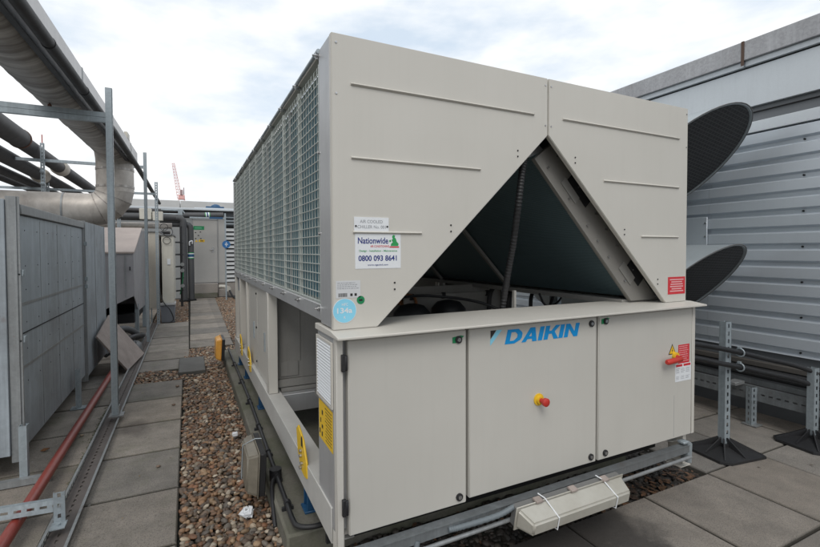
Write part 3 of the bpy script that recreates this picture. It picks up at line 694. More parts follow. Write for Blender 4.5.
# inner slanted coils seen through the triangle
def slab_coil(sg):
    X = lambda x: (x if sg > 0 else 2.25 - x - .16)
    a, b_, c_, d_ = (1.135, 1.955), (1.89, 1.175), (2.03, 1.175), (1.27, 2.03)
    m1 = MB(); off = .02
    m1.prism([(X(1.14), 1.975), (X(1.90), 1.19), (X(2.0), 1.19), (X(1.24), 2.02)], 'y', .13, LEN - .02); c = pbuild(m1, 'slanted_coil', 'fins_in')
    m2 = MB(); m2.prism([(X(1.125), 1.955), (X(1.245), 2.045), (X(1.30), 2.02), (X(2.12), 1.165), (X(1.88), 1.165)], 'y', .10, .128); e = None if sg < 0 else pbuild(m2, 'end_plate', mat('end_plate_paint', (.24, .228, .208), .5, dirt=.3), bevel=.002)
    if sg > 0:
        dx, dz = .695, -.719
        def strip(t0, t1, s0, s1, y0, y1, name, m, par):
            px, pz = 1.14, 1.955; nx, nz = .719, .695
            P = lambda t, s: (px + dx * t + nx * s, pz + dz * t + nz * s)
            bb = MB(); bb.prism([P(t0, s0), P(t1, s0), P(t1, s1), P(t0, s1)], 'y', y0, y1); return pbuild(bb, name, m, par)
        strip(.22, .42, .085, .145, .0965, .0995, 'cut_out', 'dark', e); strip(.20, .35, .04, .085, .0945, .0985, 'cover_plate', 'paint_dark', e)
        strip(.90, 1.06, .085, .150, .0965, .0995, 'cut_out', 'dark', e); strip(.86, 1.0, .04, .10, .0945, .0985, 'cover_plate', 'paint_dark', e)
        for t in (.08, .3, .5, .62, .75, .95):
            for s in (.025, .12): 
                q = (1.14 + dx * t + .719 * s, 1.955 + dz * t + .695 * s); bb = MB(); bb.cyl((q[0], .09, q[1]), (q[0], .1, q[1]), .006, 8); pbuild(bb, 'screw', 'chrome', e)
    for y in (1.25, 2.35, 3.3):
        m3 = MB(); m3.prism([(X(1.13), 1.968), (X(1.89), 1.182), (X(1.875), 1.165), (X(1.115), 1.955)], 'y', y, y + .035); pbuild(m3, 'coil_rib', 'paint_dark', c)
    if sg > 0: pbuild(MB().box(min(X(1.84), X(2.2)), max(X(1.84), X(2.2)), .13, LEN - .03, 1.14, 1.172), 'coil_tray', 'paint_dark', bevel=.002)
slab_coil(1); slab_coil(-1)
pbuild(MB().prism([(1.0, 2.0), (1.125, 2.09), (1.25, 2.0), (1.125, 1.97)], 'y', .14, LEN - .03), 'ridge_beam', 'paint_side', bevel=.002)
# corrugated hose hanging from the apex
pts = spline([(1.05, .065, 2.02), (1.02, .068, 1.90), (1.005, .08, 1.735), (1.03, .15, 1.53), (1.05, .22, 1.36), (1.058, .28, 1.155), (1.05, .30, 1.0), (1.03, .32, .9)], 32)
b = MB(); b.tube(pts, [.0165 if i % 3 else .019 for i in range(len(pts))], 14); pbuild(b, 'corrugated_hose', 'black', smooth=True)
# machinery behind the cabinet, seen under the coils
def compressor(x, y):
    b = MB(); b.tube([(x, y, .43), (x, y, .45), (x, y, .9), (x, y, 1.02), (x, y, 1.07), (x, y, 1.085)], [.13, .15, .15, .135, .09, .03], 20); c = pbuild(b, 'compressor', 'black', smooth=True)
    return c
compressor(.95, 1.2); compressor(1.32, 1.3)
b = MB(); b.tube(spline([(.93, 1.3, 1.05), (.95, 1.45, 1.11), (1.05, 1.5, 1.12), (1.14, 1.52, 1.08), (1.16, 1.52, .9)], 6), .012, 8); b.tube([(1.02, 1.46, 1.12), (1.02, 1.46, 1.20)], .010, 8); pbuild(b, 'copper_pipe', 'copper', smooth=True)
b = MB(); b.box(1.05, 1.9, 1.55, 1.56, .5, 1.10); b.box(1.05, 1.9, 1.535, 1.55, 1.08, 1.11); ip = pbuild(b, 'inner_partition', 'paint_dark', bevel=.002)
for xx in (1.1, 1.4, 1.85): pbuild(MB().box(xx, xx + .03, 1.525, 1.548, 1.07, 1.12), 'clip', 'dark', ip)
pbuild(MB().box(1.32, 1.335, .50, .52, 1.0, 1.22), 'sight_rod', 'paint')
for (y0_, y1_) in ((1.80, 2.95), (3.06, 4.08)): pbuild(MB().box(2.185, 2.2, y0_, y1_, .43, 1.165), 'inner_panel', 'paint_dark', bevel=.002)
for y in (1.92, 2.2, 2.5, 2.75): pbuild(MB().box(2.15, 2.184, y, y + .05, .43, 1.16), 'inner_post', 'paint_side')
for (x, y, r) in ((1.95, 1.35, .028), (1.82, 1.45, .02), (2.02, 1.15, .016)): b = MB(); b.tube(spline([(x, y, .6), (x, y, 1.0), (x + .03, y + .02, 1.10), (x + .09, y + .06, 1.14)], 6), r, 12); pbuild(b, 'riser', 'foam', smooth=True)
b = MB(); b.tube(spline([(.55, .9, 1.0), (.7, 1.1, 1.10), (.9, 1.25, 1.13), (1.2, 1.3, 1.12), (1.5, 1.1, 1.07), (1.7, .9, .95)], 8), .011, 8); pbuild(b, 'wiring', 'black', smooth=True)
b = MB(); b.tube([(.45, 1.62, 1.05), (1.9, 1.62, 1.05), (1.9, 1.62, .6)], .022, 10); pbuild(b, 'suction_line', 'copper', smooth=True)
for (xx, y) in ((2.17, 1.72), (2.17, 1.0)): pbuild(MB().box(xx, xx + .04, y, y + .09, .43, 1.15), 'inner_post', 'galv')
b = MB(); b.tube(spline([(1.75, .75, 1.16), (1.8, .75, 1.08), (1.9, .78, 1.06), (2.0, .8, 1.10), (2.05, .82, 1.17)], 8), .008, 8); b.tube(spline([(2.05, .9, 1.16), (1.98, .9, 1.0), (1.95, .9, .8)], 8), .012, 8); pbuild(b, 'cable_loop', 'black', smooth=True)
b = MB(); b.box(.3, 2.1, .3, 1.5, .43, .46); pbuild(b, 'floor_tray', 'paint_dark')
# lifting brackets, isolators
def yellow_bracket(y, x=-.012):
    b = MB(); b.prism([(y - .05, .345), (y - .095, .355), (y - .09, .43), (y - .02, .52), (y + .09, .56), (y + .13, .53), (y + .10, .42), (y + .02, .35)], 'x', x, x + .01)
    o = pbuild(b, 'lifting_bracket', 'yellow', bevel=.002)
    bb = MB()
    bb.prism([(y - .014, .48), (y + .014, .48), (y + .016, .52), (y, .535), (y - .016, .52)], 'x', x - .0015, x - .0005)
    pbuild(bb, 'lifting_eye', 'dark', o)
    for dz in (.37, .40, .43, .455): bb = MB(); bb.cyl((x - .012, y + (.012 if int(dz * 100) % 2 else -.012), dz), (x - .001, y + (.012 if int(dz * 100) % 2 else -.012), dz), .009, 6); pbuild(bb, 'bolt', 'chrome', o)
for y in (.53, 2.72, 3.45): yellow_bracket(y)
def isolator(y, x=.06):
    b = MB(); b.box(x - .05, x + .07, y - .05, y + .05, .10, .112); b.box(x - .035, x + .05, y - .045, y - .03, .112, .23); b.box(x - .035, x + .05, y + .03, y + .045, .112, .23); b.box(x - .04, x + .055, y - .05, y + .05, .23, .245)
    o = pbuild(b, 'spring_isolator', 'blue', bevel=.002)
    s_ = MB(); pts = [(x + .008 + .025 * math.cos(t * .5), y + .025 * math.sin(t * .5), .115 + .11 * t / 60) for t in range(61)]; s_.tube(pts, .004, 6); s_.cyl((x + .008, y, .245), (x + .008, y, .27), .008, 8); pbuild(s_, 'spring', 'blue', o, smooth=True)
for y in (.62, 2.35, 3.4, 4.05): isolator(y)
for y in (.62, 2.35, 4.05): isolator(y, 2.22)

# ---------------------------------------------------------------- channel and lights hung under the front
sc = thing('support_channel', 'grey slotted steel channel running under the chiller doors', 'steel channel', (1.2, -.06, .27))
mx, L = frame_mx((.03, -.075, .262), (2.20, -.045, .262), (0, 0, 1)); b = MB(); b.box(-.02, .02, -.02, .02, 0, L, mx); b.box(-.024, .024, -.024, -.0205, 0, L, mx)
b.build('channel', 'galv_dark', sc)
b = MB(); b.cyl((.05, -.11, .222), (2.19, -.08, .222), .010, 10); b.build('conduit', 'galv_rust', sc, smooth=True)
b = MB(); b.prism([(2.185, .18), (2.225, .17), (2.23, .29), (2.20, .31), (2.15, .31), (2.15, .297), (2.19, .297)], 'y', -.065, -.02); b.build('clamp', 'galv', sc, bevel=.002)
b = MB(); b.tube(spline([(.33, -.09, .255), (.31, -.10, .20), (.27, -.10, .08), (.25, -.10, .02)], 5), .012, 12); b.tube(spline([(.81, -.13, .30), (.72, -.12, .275), (.55, -.10, .262), (.48, -.09, .26)], 12), [.0115 if i % 2 else .0135 for i in range(37)], 12)
b.build('flexible_conduit', mat('grey_conduit', (.15, .175, .19), .55, dirt=.4), sc, smooth=True)

def bulkhead(name, mx, L, w, d, label, lens='lens', extra=True, group=None):
    t = thing(name, label, 'light', mx.to_translation(), group)
    # local: x along length, y outwards (front), z up ; back body then prismatic cover
    b = MB(); b.box(0, L, -.001, .035, 0, w, mx); o = b.build('housing', mat('housing_grey', (.16, .16, .155), .5, dirt=.4) if lens == 'lens' else M['black'], t, bevel=.004)
    for v in (0,): pass
    e = .028; c = .03
    vs = []; ring0 = [(0, 0), (c * .4, -.004), (L - c * .4, -.004), (L, 0), (L, w), (L - c * .4, w + .004), (c * .4, w + .004), (0, w)]
    r0 = [(x, .036, z) for x, z in ring0]
    r1 = [(x + (.006 if x < L / 2 else -.006), .05, z + (.006 if z < w / 2 else -.006)) for x, z in ring0]
    r2 = [(x + (e if x < L / 2 else -e), d, z + (e * .8 if z < w / 2 else -e * .8)) for x, z in ring0]
    vs = r0 + r1 + r2; fs = []
    for k in range(2):
        for i in range(8): fs.append((k * 8 + i, k * 8 + (i + 1) % 8, (k + 1) * 8 + (i + 1) % 8, (k + 1) * 8 + i))
    fs += [tuple(range(16, 24)), tuple(range(8))[::-1]]
    bb = MB(); bb.add(vs, fs, mx); bb.build('lens_cover', lens, t, bevel=.009, seg=3)
    bb = MB(); bb.box(-.007, L + .007, .0355, .041, -.009, w + .009, mx); bb.build('lens_flange', lens, t, bevel=.002)
    if extra:
        for u in ((.22, .78) if lens == 'lens' else (.6,)):
            q = MB(); x = u * L; q.tube([tuple(mx @ Vector(p)) for p in ((x, .0, w + .012), (x + .01, .036, w + .012), (x + .02, d + .004, w - e * .8), (x + .02, d + .004, e * .6), (x + .02, .05, -.008))], .003, 6); q.build('cable_tie', 'white' if lens == 'lens' else 'galv', t, smooth=True)
        for u in ((.18, .5, .82) if lens == 'lens' else ()):
            q = MB(); x = u * L; q.box(x - .02, x + .02, .015, .05, w + .004, w + .016, mx); q.build('clip', 'timber', t, bevel=.002)
    return t
# front fitting: local x -> +X, y -> -Y, z tilted
def basis(o, x, y, z):
    m = Matrix.Identity(4)
    for i in range(3): m[i][0] = x[i]; m[i][1] = y[i]; m[i][2] = z[i]; m[i][3] = o[i]
    return m
import mathutils
def ortho(xd, yd):
    x = Vector(xd).normalized(); y = Vector(yd); y = (y - x * y.dot(x)).normalized(); return x, y, x.cross(y)
x_, y_, z_ = ortho((1, 0, .0), (0, -.97, -.20))
# x cross y for (1,0,0),(0,-1,0) gives -z : flip
bulkhead('bulkhead_light', basis((.80, -.105, .215), x_, y_, -z_), .68, .10, .125, 'long frosted bulkhead light tied to the channel below the chiller doors')
x_, y_, z_ = ortho((0, 1, 0.0), (-1, 0, .05))
bulkhead('bulkhead_light', basis((-.145, .88, .085), x_, y_, z_ if z_.z > 0 else -z_), .34, .24, .10, 'grimy square bulkhead light facing the pebbles on the near plinth edge', lens='lens_dirty')
x_, y_, z_ = ortho((0, 1, 0.0), (-1, -.15, .05))
bulkhead('bulkhead_light', basis((-.13, 4.25, .12), x_, y_, z_ if z_.z > 0 else -z_), .38, .26, .10, 'amber tinted bulkhead light at the far end of the plinth', lens='amber', extra=False)
# black conduit along the plinth
cd = thing('plinth_conduit', 'black conduit clipped along the plinth edge with an elbow at the near end', 'conduit', (-.05, 2.5, .1))
b = MB(); b.tube([(-.035, 4.9, .135), (-.035, 2.6, .135), (-.06, 1.0, .135)] + spline([(-.065, .70, .135), (-.068, .50, .135), (-.055, .435, .135), (.0, .40, .135), (.10, .395, .135), (.5, .395, .135)], 6), .0125, 12); b.build('conduit', 'black', cd, smooth=True)
for y in (.66, .98, 1.35, 1.85, 2.5, 3.2, 4.0):
    b = MB(); x = -.062 + .025 * min(1, max(0, (y - .9) / 2)); b.cyl((x, y - .012, .135), (x, y + .012, .135), .019, 12); b.box(x - .03, x + .03, y - .01, y + .01, .101, .118); b.build('saddle', 'black', cd, smooth=True)
b = MB(); b.cyl((-.063, 1.02, .10), (-.063, 1.02, .165), .036, 20); b.build('junction_box', 'black', cd, smooth=True)
b = MB(); b.tube(spline([(-.065, 1.0, .13), (-.10, .92, .12), (-.115, .80, .08), (-.12, .70, .0)], 6), .012, 10); b.build('branch', 'black', cd, smooth=True)

# ================================================================== RIGHT SIDE
SH = mat('shade_flash', (.40, .34, .27), .6)
wl = thing('cladding_wall', 'ribbed metal plant screen wall with galvanised coping on the right', 'wall', (4.1, 5, 0))
WX = 4.05; PIT = .1485
prof = [(WX + .10, 2.518)]
# profile in (x,z), going down: crown (proud, x smaller), web, valley
z = 2.50; zb = .475; pr = []
while z > zb + PIT:
    pr += [(WX, z), (WX, z - .082), (WX + .036, z - .098), (WX + .036, z - .132), (WX, z - PIT + .001)]
    z -= PIT
poly = [(WX + .036, 2.518), (WX, 2.503)] + pr
b = MB(); n = len(poly); seg = [-6, .92, 14.0]
for y0, y1 in zip(seg, seg[1:]):
    vs = [(x, y0 + (.002 if y0 > 0 else 0), z) for x, z in poly] + [(x, y1, z) for x, z in poly]
    b.add(vs, [(i, i + 1, n + i + 1, n + i) for i in range(n - 1)])
cld = b.build('cladding', 'clad', wl); md = cld.modifiers.new('solid', 'SOLIDIFY'); md.thickness = .002; md.offset = 1
MB().box(WX + .04, WX + .3, -6, 14, -.05, 3.16).build('wall_core', 'steel_dark', wl)
MB().box(WX - .012, WX + .038, -6, 14, 2.52, 2.615).build('trim', 'fascia', wl, bevel=.003)
MB().box(WX + .02, WX + .039, -6, 14, 2.616, 2.75).build('recess', 'steel_dark', wl)
MB().box(WX + .002, WX + .019, -6, 14, 2.70, 2.706).build('recess_line', 'dark', wl)
for y0, y1 in ((-6, -1.9), (-1.895, 2.6), (2.605, 14)): MB().box(WX - .02, WX + .038, y0, y1, 2.751, 3.098).build('fascia_panel', 'fascia', wl, bevel=.003)
MB().box(WX - .01, WX + .03, -6, 14, 3.098, 3.112).build('shadow_gap', 'dark', wl)
for y0, y1 in ((-6, -2.4), (-2.39, .60), (.608, 3.6), (3.61, 14)):
    MB().box(WX - .045, WX + .3, y0, y1, 3.113, 3.162).build('drip_trim', 'fascia', wl, bevel=.003)
    MB().prism([(WX - .075, 3.163), (WX - .070, 3.335), (WX + .34, 3.36), (WX + .34, 3.163)], 'y', y0, y1).build('coping', 'coping', wl, bevel=.005)
for y in (.604,):
    MB().box(WX - .079, WX - .0735, y - .012, y + .012, 3.12, 3.335).build('coping_joint', mat('rust_joint', (.09, .055, .04), .8), wl)
MB().box(WX - .03, WX + .03, -6, 14, .43, .474).build('base_flashing', mat('flashing', (.09, .083, .075), .6, dirt=.5), wl, bevel=.003)
cp = MB().box(WX - .022, WX - .012, .925, 2.4, 1.30, 1.79).build('cover_plate', 'clad', wl, bevel=.002)
for z in (1.47, 1.60, 1.73): b = MB(); b.cyl((WX - .03, .94, z), (WX - .022, .94, z), .009, 8); b.build('screw', 'chrome', cp)
z = 2.50
while z > .7:
    for y in (-1.4, .18, 1.8): b = MB(); b.cyl((WX + .022, y, z - .115), (WX + .036, y, z - .115), .008, 8); b.build('screw', 'dark', cld)
    z -= PIT * 2

# cowls: oblique-cut round duct + elbow to wall
def cowl(zc, Xc, y0, k, m, r, label):
    t = thing('duct_cowl', label, 'duct cowl', (Xc, y0 + r, zc), 'duct cowls on the clad wall')
    n = 48; b = MB(); vs = []; Y1 = 2.2
    ring = []
    for i in range(n):
        a = 2 * PI * i / n; x = r * math.cos(a); z = r * math.sin(a); ring.append((x, z))
    cut = [(Xc + x, y0 + k * (r - z) + m * x, zc + z) for x, z in ring]
    cuti = [(Xc + x * .975, y0 + k * (r - z) + m * x + .004, zc + z * .975) for x, z in ring]
    back = [(Xc + x, Y1, zc + z) for x, z in ring]; backi = [(Xc + x * .975, Y1, zc + z * .975) for x, z in ring]
    vs = back + cut + cuti + backi
    fs = [(j * n + i, j * n + (i + 1) % n, (j + 1) * n + (i + 1) % n, (j + 1) * n + i) for j in range(3) for i in range(n)]
    b.add(vs, fs)
    # elbow towards the wall
    Rb = .5; cx = Xc + Rb; prev = None; rows = []
    for j in range(9):
        th = (PI / 2) * j / 8
        rows.append([(cx - (Rb - x) * math.cos(th), Y1 + .003 + (Rb - x) * math.sin(th), zc + z) for x, z in ring])
    vs = [p for rr_ in rows for p in rr_]
    b.add(vs, [(j * n + i, j * n + (i + 1) % n, (j + 1) * n + (i + 1) % n, (j + 1) * n + i) for j in range(8) for i in range(n)])
    b.build('duct', mat('cowl_metal', (.36, .40, .42), .45, metal=.3, dirt=.3), t, smooth=True)
    s_ = MB(); s_.add([(Xc + x * .97, y0 + k * (r - z) + m * x + .02, zc + z * .97) for x, z in ring], [tuple(range(n))]); o = s_.build('mesh_screen', 'screen', t)
    # rim
    rm = MB(); rm.tube(cut + [cut[0]], .005, 6, False); rm.build('rim', mat('rim_dark', (.12, .12, .12), .5), t, smooth=True)
cowl(2.225, 3.5, .36, 1.11, -.18, .43, 'upper slanted round duct cowl with black bird mesh')
cowl(1.135, 3.55, .385, 1.0, -.04, .38, 'lower slanted round duct cowl behind the red notice corner')

# strut supports with rubber feet
def strut_support(x, y, htop, label, rot=0):
    t = thing('pipe_support', label, 'pipe support', (x, y, 0), 'strut posts on rubber feet')
    b = MB(); hx, hy = .20, .175; cham = .05
    base = [(-hx + cham, -hy), (hx - cham * .4, -hy), (hx, -hy + cham), (hx, hy - cham), (hx - cham, hy), (-hx + cham, hy), (-hx, hy - cham), (-hx, -hy + cham)]
    rm = Matrix.Translation((x, y, 0)) @ Matrix.Rotation(rot, 4, 'Z')
    tp = [(.045 * (1 if px > 0 else -1) if abs(px) > .02 else 0, .04 * (1 if py > 0 else -1)) for px, py in base]
    v0 = [(px, py, .001) for px, py in base]; v1 = [(px, py, .018) for px, py in base]; v2 = [(px * .93, py * .93, .022) for px, py in base]; v3 = [(px, py, .055) for px, py in tp]
    fs = []
    for k in range(3):
        for i in range(8): fs.append((k * 8 + i, k * 8 + (i + 1) % 8, (k + 1) * 8 + (i + 1) % 8, (k + 1) * 8 + i))
    fs += [tuple(range(24, 32)), tuple(range(8))[::-1]]
    b.add(v0 + v1 + v2 + v3, fs, rm)
    for (px, py) in ((-hx * .85, -hy * .8), (hx * .85, -hy * .8), (hx * .85, hy * .8), (-hx * .85, hy * .8), (0, -hy * .9), (0, hy * .9), (hx * .9, 0), (-hx * .9, 0)):
        d = Vector((px, py, 0)); n_ = d.normalized().cross(Vector((0, 0, 1))) * .004
        a0 = d.normalized() * .03
        b.add([tuple(a0 + n_ + Vector((0, 0, .05))), tuple(a0 - n_ + Vector((0, 0, .05))), tuple(d - n_ + Vector((0, 0, .02))), tuple(d + n_ + Vector((0, 0, .02))), tuple(a0 + n_ + Vector((0, 0, .115))), tuple(a0 - n_ + Vector((0, 0, .115))), tuple(d - n_ + Vector((0, 0, .028))), tuple(d + n_ + Vector((0, 0, .028)))],
              [(0, 1, 2, 3), (4, 5, 6, 7), (0, 1, 5, 4), (1, 2, 6, 5), (2, 3, 7, 6), (3, 0, 4, 7)], rm)
    b.box(-.04, .04, -.04, .04, .05, .075, rm)
    b.build('rubber_foot', 'black', t)
    b = MB(); mx = Matrix.Translation((x, y, .06)) @ Matrix.Rotation(rot, 4, 'Z'); slotted(b, mx, htop - .06, w=.055, d=.05, pitch=.055, slot=.028, sw=.017, faces=('f', 'r'))
    b.build('post', 'galv', t)
    return t
t1 = strut_support(2.955, .155, .955, 'taller slotted strut on a black rubber foot beside the chiller corner', R(-8))
t2 = strut_support(3.70, -.06, .58, 'shorter slotted strut on a black rubber foot cut off at the right edge', R(-8))
def clip(par, x, y, z):
    b = MB(); pts = [(x + .0, y + .028 * math.cos(a), z + .028 * math.sin(a)) for a in [PI * 2 * k / 20 for k in range(21)]]; b.tube(pts, .005, 6, False); b.box(x - .010, x + .010, y - .006, y + .014, z + .026, z + .04)
    b.build('pipe_clamp', 'galv', par, smooth=True)
cbl = [('upper', [(2.2, .15, .885), (2.5, .12, .845), (2.80, .105, .785), (3.02, .09, .735), (3.3, .06, .665), (3.56, .0, .60), (3.76, -.10, .525), (3.92, -.25, .46), (4.0, -.6, .43)]),
       ('lower', [(2.2, .15, .79), (2.5, .12, .75), (2.80, .105, .68), (3.02, .09, .63), (3.3, .06, .56), (3.58, .0, .49), (3.78, -.10, .42), (3.93, -.25, .38), (4.0, -.6, .35)])]
for nm, pts in cbl:
    b = MB(); b.tube(spline(pts, 8), .0175, 14)
    o = b.build('power_cable', 'black', smooth=True); tag(o, nm + ' thick black cable clamped to the tall strut', 'cable', 'cables leaving the chiller corner')
clip(t1, 3.02, .09, .735); clip(t1, 3.02, .09, .63); clip(t2, 3.76, -.10, .525); clip(t2, 3.78, -.10, .42)

# cable tray along wall
ct = thing('cable_tray', 'slotted steel cable tray on short legs along the clad wall base', 'cable tray', (3.85, 2, 0))
for xx in (3.745, 3.965):
    b = MB(); mx, L = frame_mx((xx, -3, .265), (xx, 8, .265), (-1, 0, 0)); 
    # split height .13: slots in mid
    w = .12; t_ = .003; sw = .014; pitch = .055; slot = .03
    b.box(-w / 2, -sw / 2, -.01, -.01 + t_, 0, L, mx); b.box(sw / 2, w / 2, -.01, -.01 + t_, 0, L, mx)
    k = 0
    while k * pitch < L: b.box(-sw / 2, sw / 2, -.01, -.01 + t_, k * pitch, k * pitch + pitch - slot, mx); k += 1
    b.box(-w / 2, -w / 2 + t_, -.01 + t_, .012, 0, L, mx); b.box(w / 2 - t_, w / 2, -.01 + t_, .012, 0, L, mx)
    b.build('side_rail', 'galv_dark', ct)
for k in range(30):
    y = -2.8 + k * .35
    MB().box(3.76, 3.95, y, y + .04, .222, .238).build('rung', 'galv_rust', ct)
for y in (-1.0, .36, 1.75, 3.1):
    b = MB(); slotted(b, Matrix.Translation((3.715, y, .01)) @ Matrix.Rotation(R(-15), 4, 'Z'), .31, w=.055, d=.05, faces=('f', 'l')); o = b.build('leg', 'galv', ct)
    MB().box(3.67, 3.77, y - .06, y + .05, 0.001, .009).build('base_plate', 'galv_rust', o)
for i, (dx, z, r) in enumerate(((.03, .285, .016), (.075, .28, .013), (.12, .285, .018), (.165, .28, .012))):
    b = MB(); pts = [(3.76 + dx + .012 * math.sin(y * 1.7 + i * 2), y, z + .004 * math.sin(y * 3 + i)) for y in np.arange(-3, 8, .3)]
    b.tube(pts, r, 8); o = b.build('tray_cable', 'black', smooth=True)
    tag(o, 'black cable lying in the slotted tray by the clad wall', 'cable', 'cables lying in the wall tray')
# pipes running from under the chiller along/behind the tray
for z, x, r in ((.42, 3.93, .022), (.355, 3.99, .018)):
    b = MB(); b.tube([(x, -3, z), (x, 8, z)], r, 10); o = b.build('wall_pipe', 'black', smooth=True); tag(o, 'black lagged pipe running just above the cable tray' if z > .4 else 'thin black pipe squeezed between tray and wall flashing', 'pipe')
lo = thing('ladder_rack', 'low galvanised rack bars behind the tall strut beside the chiller', 'cable rack', (3.0, .8, 0))
for y, z in ((.85, .20), (.95, .10)):
    b = MB(); mx, L = frame_mx((2.33, y, z), (3.25, y, z), (0, -1, 0)); slotted(b, mx, L, faces=()); b.build('arm', 'galv_rust', lo)
for x in (2.4, 3.2): MB().box(x, x + .03, .98, 1.0, 0.0, .22).build('leg', 'galv_rust', lo)
MB().box(3.60, 3.73, .42, .50, .325, .352).build('support_lug', 'galv_rust', ct, bevel=.002)

# ================================================================== LEFT SIDE
en = thing('ventilation_enclosure', 'weathered galvanised steel plant enclosure on legs beside the red pipe', 'plant enclosure', (-2.3, 3.7, 0))
EX = -1.5; Z0 = .17; Z1 = 1.78
# front (facing -Y)
MB().box(-3.6, EX - .051, 1.93, 1.96, Z0 - .0, Z1 + .03).build('front_panel', 'galv_panel', en, bevel=.003)
def side_panel(y0, y1, z0=Z0, z1=Z1 - .06):
    return MB().box(EX - .03, EX - .008, y0, y1, z0, z1).build('side_panel', 'galv_panel', en, bevel=.003)
s1 = side_panel(2.022, 4.02); s2 = side_panel(4.10, 5.42, .12, 1.80)
# horizontal seams and rivets on the near side panel
for z in (1.12, .70): b = MB(); b.box(EX - .0085, EX - .004, 2.03, 4.01, z, z + .018); b.build('panel_seam', 'galv_rust', s1)
b = MB(); b.box(EX - .0085, EX - .004, 2.03, 4.01, .93, .937); b.build('panel_seam', M['dark'], s1, label='dark dashed joint across the panel')
for yv in (2.5, 3.0, 3.5): b = MB(); b.box(EX - .0085, EX - .006, yv, yv + .006, Z0 + .01, 1.70); b.build('panel_fold', 'galv_rust', s1)
b = MB(); b.box(EX - .0085, EX - .0045, 4.72, 4.735, .14, 1.79); b.build('panel_seam', 'galv_rust', s2)
b = MB(); b.box(EX - .0085, EX - .004, 5.39, 5.425, .13, 1.80); b.build('edge_strip', 'galv', s2)
rvm = mat('rivet', (.08, .085, .09), .5)
for z in (1.62, 1.38, 1.22, 1.0, .82, .6):
    for k in range(7): b = MB(); b.sphere((EX - .007, 2.15 + k * .28, z), .0048, (.6, 1, 1), 8, 5); b.build('rivet', rvm, s1)
def cpost(y0, y1, z0, z1, w=.035):
    b = MB(); b.box(EX - .05, EX + .004, y0, y1, z0, z1); b.box(EX - .012, EX + .018, y0 + .01, y0 + .022, z0, z1)
    return b.build('corner_post', 'galv_rust', en, bevel=.002)
cpost(1.945, 2.02, .12, 1.83); cpost(4.022, 4.098, .10, 1.80)
MB().box(EX - .06, EX + .012, 2.021, 4.021, Z1 - .058, Z1 + .005).build('top_rim', 'galv_rust', en, bevel=.004)
MB().box(-3.6, EX - .051, 1.99, 5.40, 1.74, 1.76).build('roof_sheet', 'galv_panel', en)
MB().box(-3.6, EX - .03, 5.40, 5.42, .12, 1.78).build('rear_panel', 'galv_panel', en)
MB().box(-3.6, EX - .06, 1.97, 5.39, Z0, Z0 + .02).build('floor_sheet', 'galv_rust', en)
for y, z in ((1.985, 1.33), (1.985, .9), (1.985, .32), (4.05, 1.55), (4.05, 1.18), (4.05, 1.10)):
    b = MB(); b.box(EX + .004, EX + .03, y - .02, y + .02, z - .012, z + .03); b.cyl((EX + .01, y - .03, z), (EX + .01, y + .03, z), .008, 8); b.build('latch', 'galv', en, bevel=.002)
for (x, y) in ((-1.475, 1.90), (-1.46, 3.42), (-3.3, 1.95)):
    b = MB(); slotted(b, Matrix.Translation((x, y, .0)), .37, faces=()); b.box(-.06, .06, -.05, .05, .0, .008, Matrix.Translation((x, y, 0))); b.build('leg', 'galv', en)
fr = MB(); mx, L = frame_mx((-3.4, 1.86, .025), (-1.33, 1.86, .025), (0, -1, 0)); slotted(fr, mx, L, faces=()); tag(fr.build('floor_channel', 'galv_rust'), 'steel channel lying on the slabs in front of the enclosure leg', 'steel channel')
# red pipe
b = MB(); b.tube([(-1.345, .2, .068), (-1.335, 1.4, .068), (-1.33, 4.0, .068), (-1.33, 6.2, .068)], .030, 18); tag(b.build('red_pipe', 'redpipe', smooth=True), 'dull red pipe lying on the slabs beside the slotted rail', 'pipe')
# slotted floor rail
fl = thing('floor_rail', 'twin slotted galvanised rail running along the path edge', 'steel rail', (-1.13, 4, 0))
for xx, hgt in ((-1.19, .05), (-1.082, .036)):
    b = MB(); t_ = .003; k = 0; y = .3
    b.box(xx, xx + t_, .3, 8.9, .002, .012); b.box(xx, xx + t_, .3, 8.9, hgt - .011, hgt)
    while y < 8.88: b.box(xx, xx + t_, y, y + .022, .012, hgt - .011); y += .05
    b.box(min(xx, xx + .012), xx + .014, .3, 8.9, hgt, hgt + .0025); b.build('side_flange', 'galv_rust', fl)
b = MB(); b.box(-1.186, -1.1435, .3, 8.9, .001, .006); b.box(-1.131, -1.084, .3, 8.9, .001, .006); y = .3
while y < 8.8: b.box(-1.1435, -1.131, y, y + .028, .001, .006); y += .06
b.build('web', mat('rail_web', (.15, .13, .12), .7, dirt=.6, dscale=8, metal=.2), fl)

# short strut with end plate
ss = thing('strut_bracket', 'short slotted strut bolted to the rail in the near left corner', 'steel bracket', (-1.3, 1.2, 0))
b = MB(); mx, L = frame_mx((-2.4, 1.33, .135), (-1.17, 1.20, .135), (0, -1, .15)); slotted(b, mx, L, w=.06, d=.041, pitch=.055, slot=.032, sw=.013, faces=('f',)); b.build('strut', 'galv', ss)
b = MB(); mx = frame_mx((-1.145, 1.175, .04), (-1.145, 1.175, .2), (0, -1, 0))[0]; slotted(b, mx, .17, w=.05, d=.012, pitch=.055, slot=.022, sw=.015, faces=('f', 'nb')); b.build('end_plate', 'galv', ss)
b = MB(); b.box(-1.18, -1.11, 1.10, 1.175, .046, .052); b.cyl((-1.145, 1.135, .052), (-1.145, 1.135, .062), .011, 6); b.build('foot', 'galv', ss)

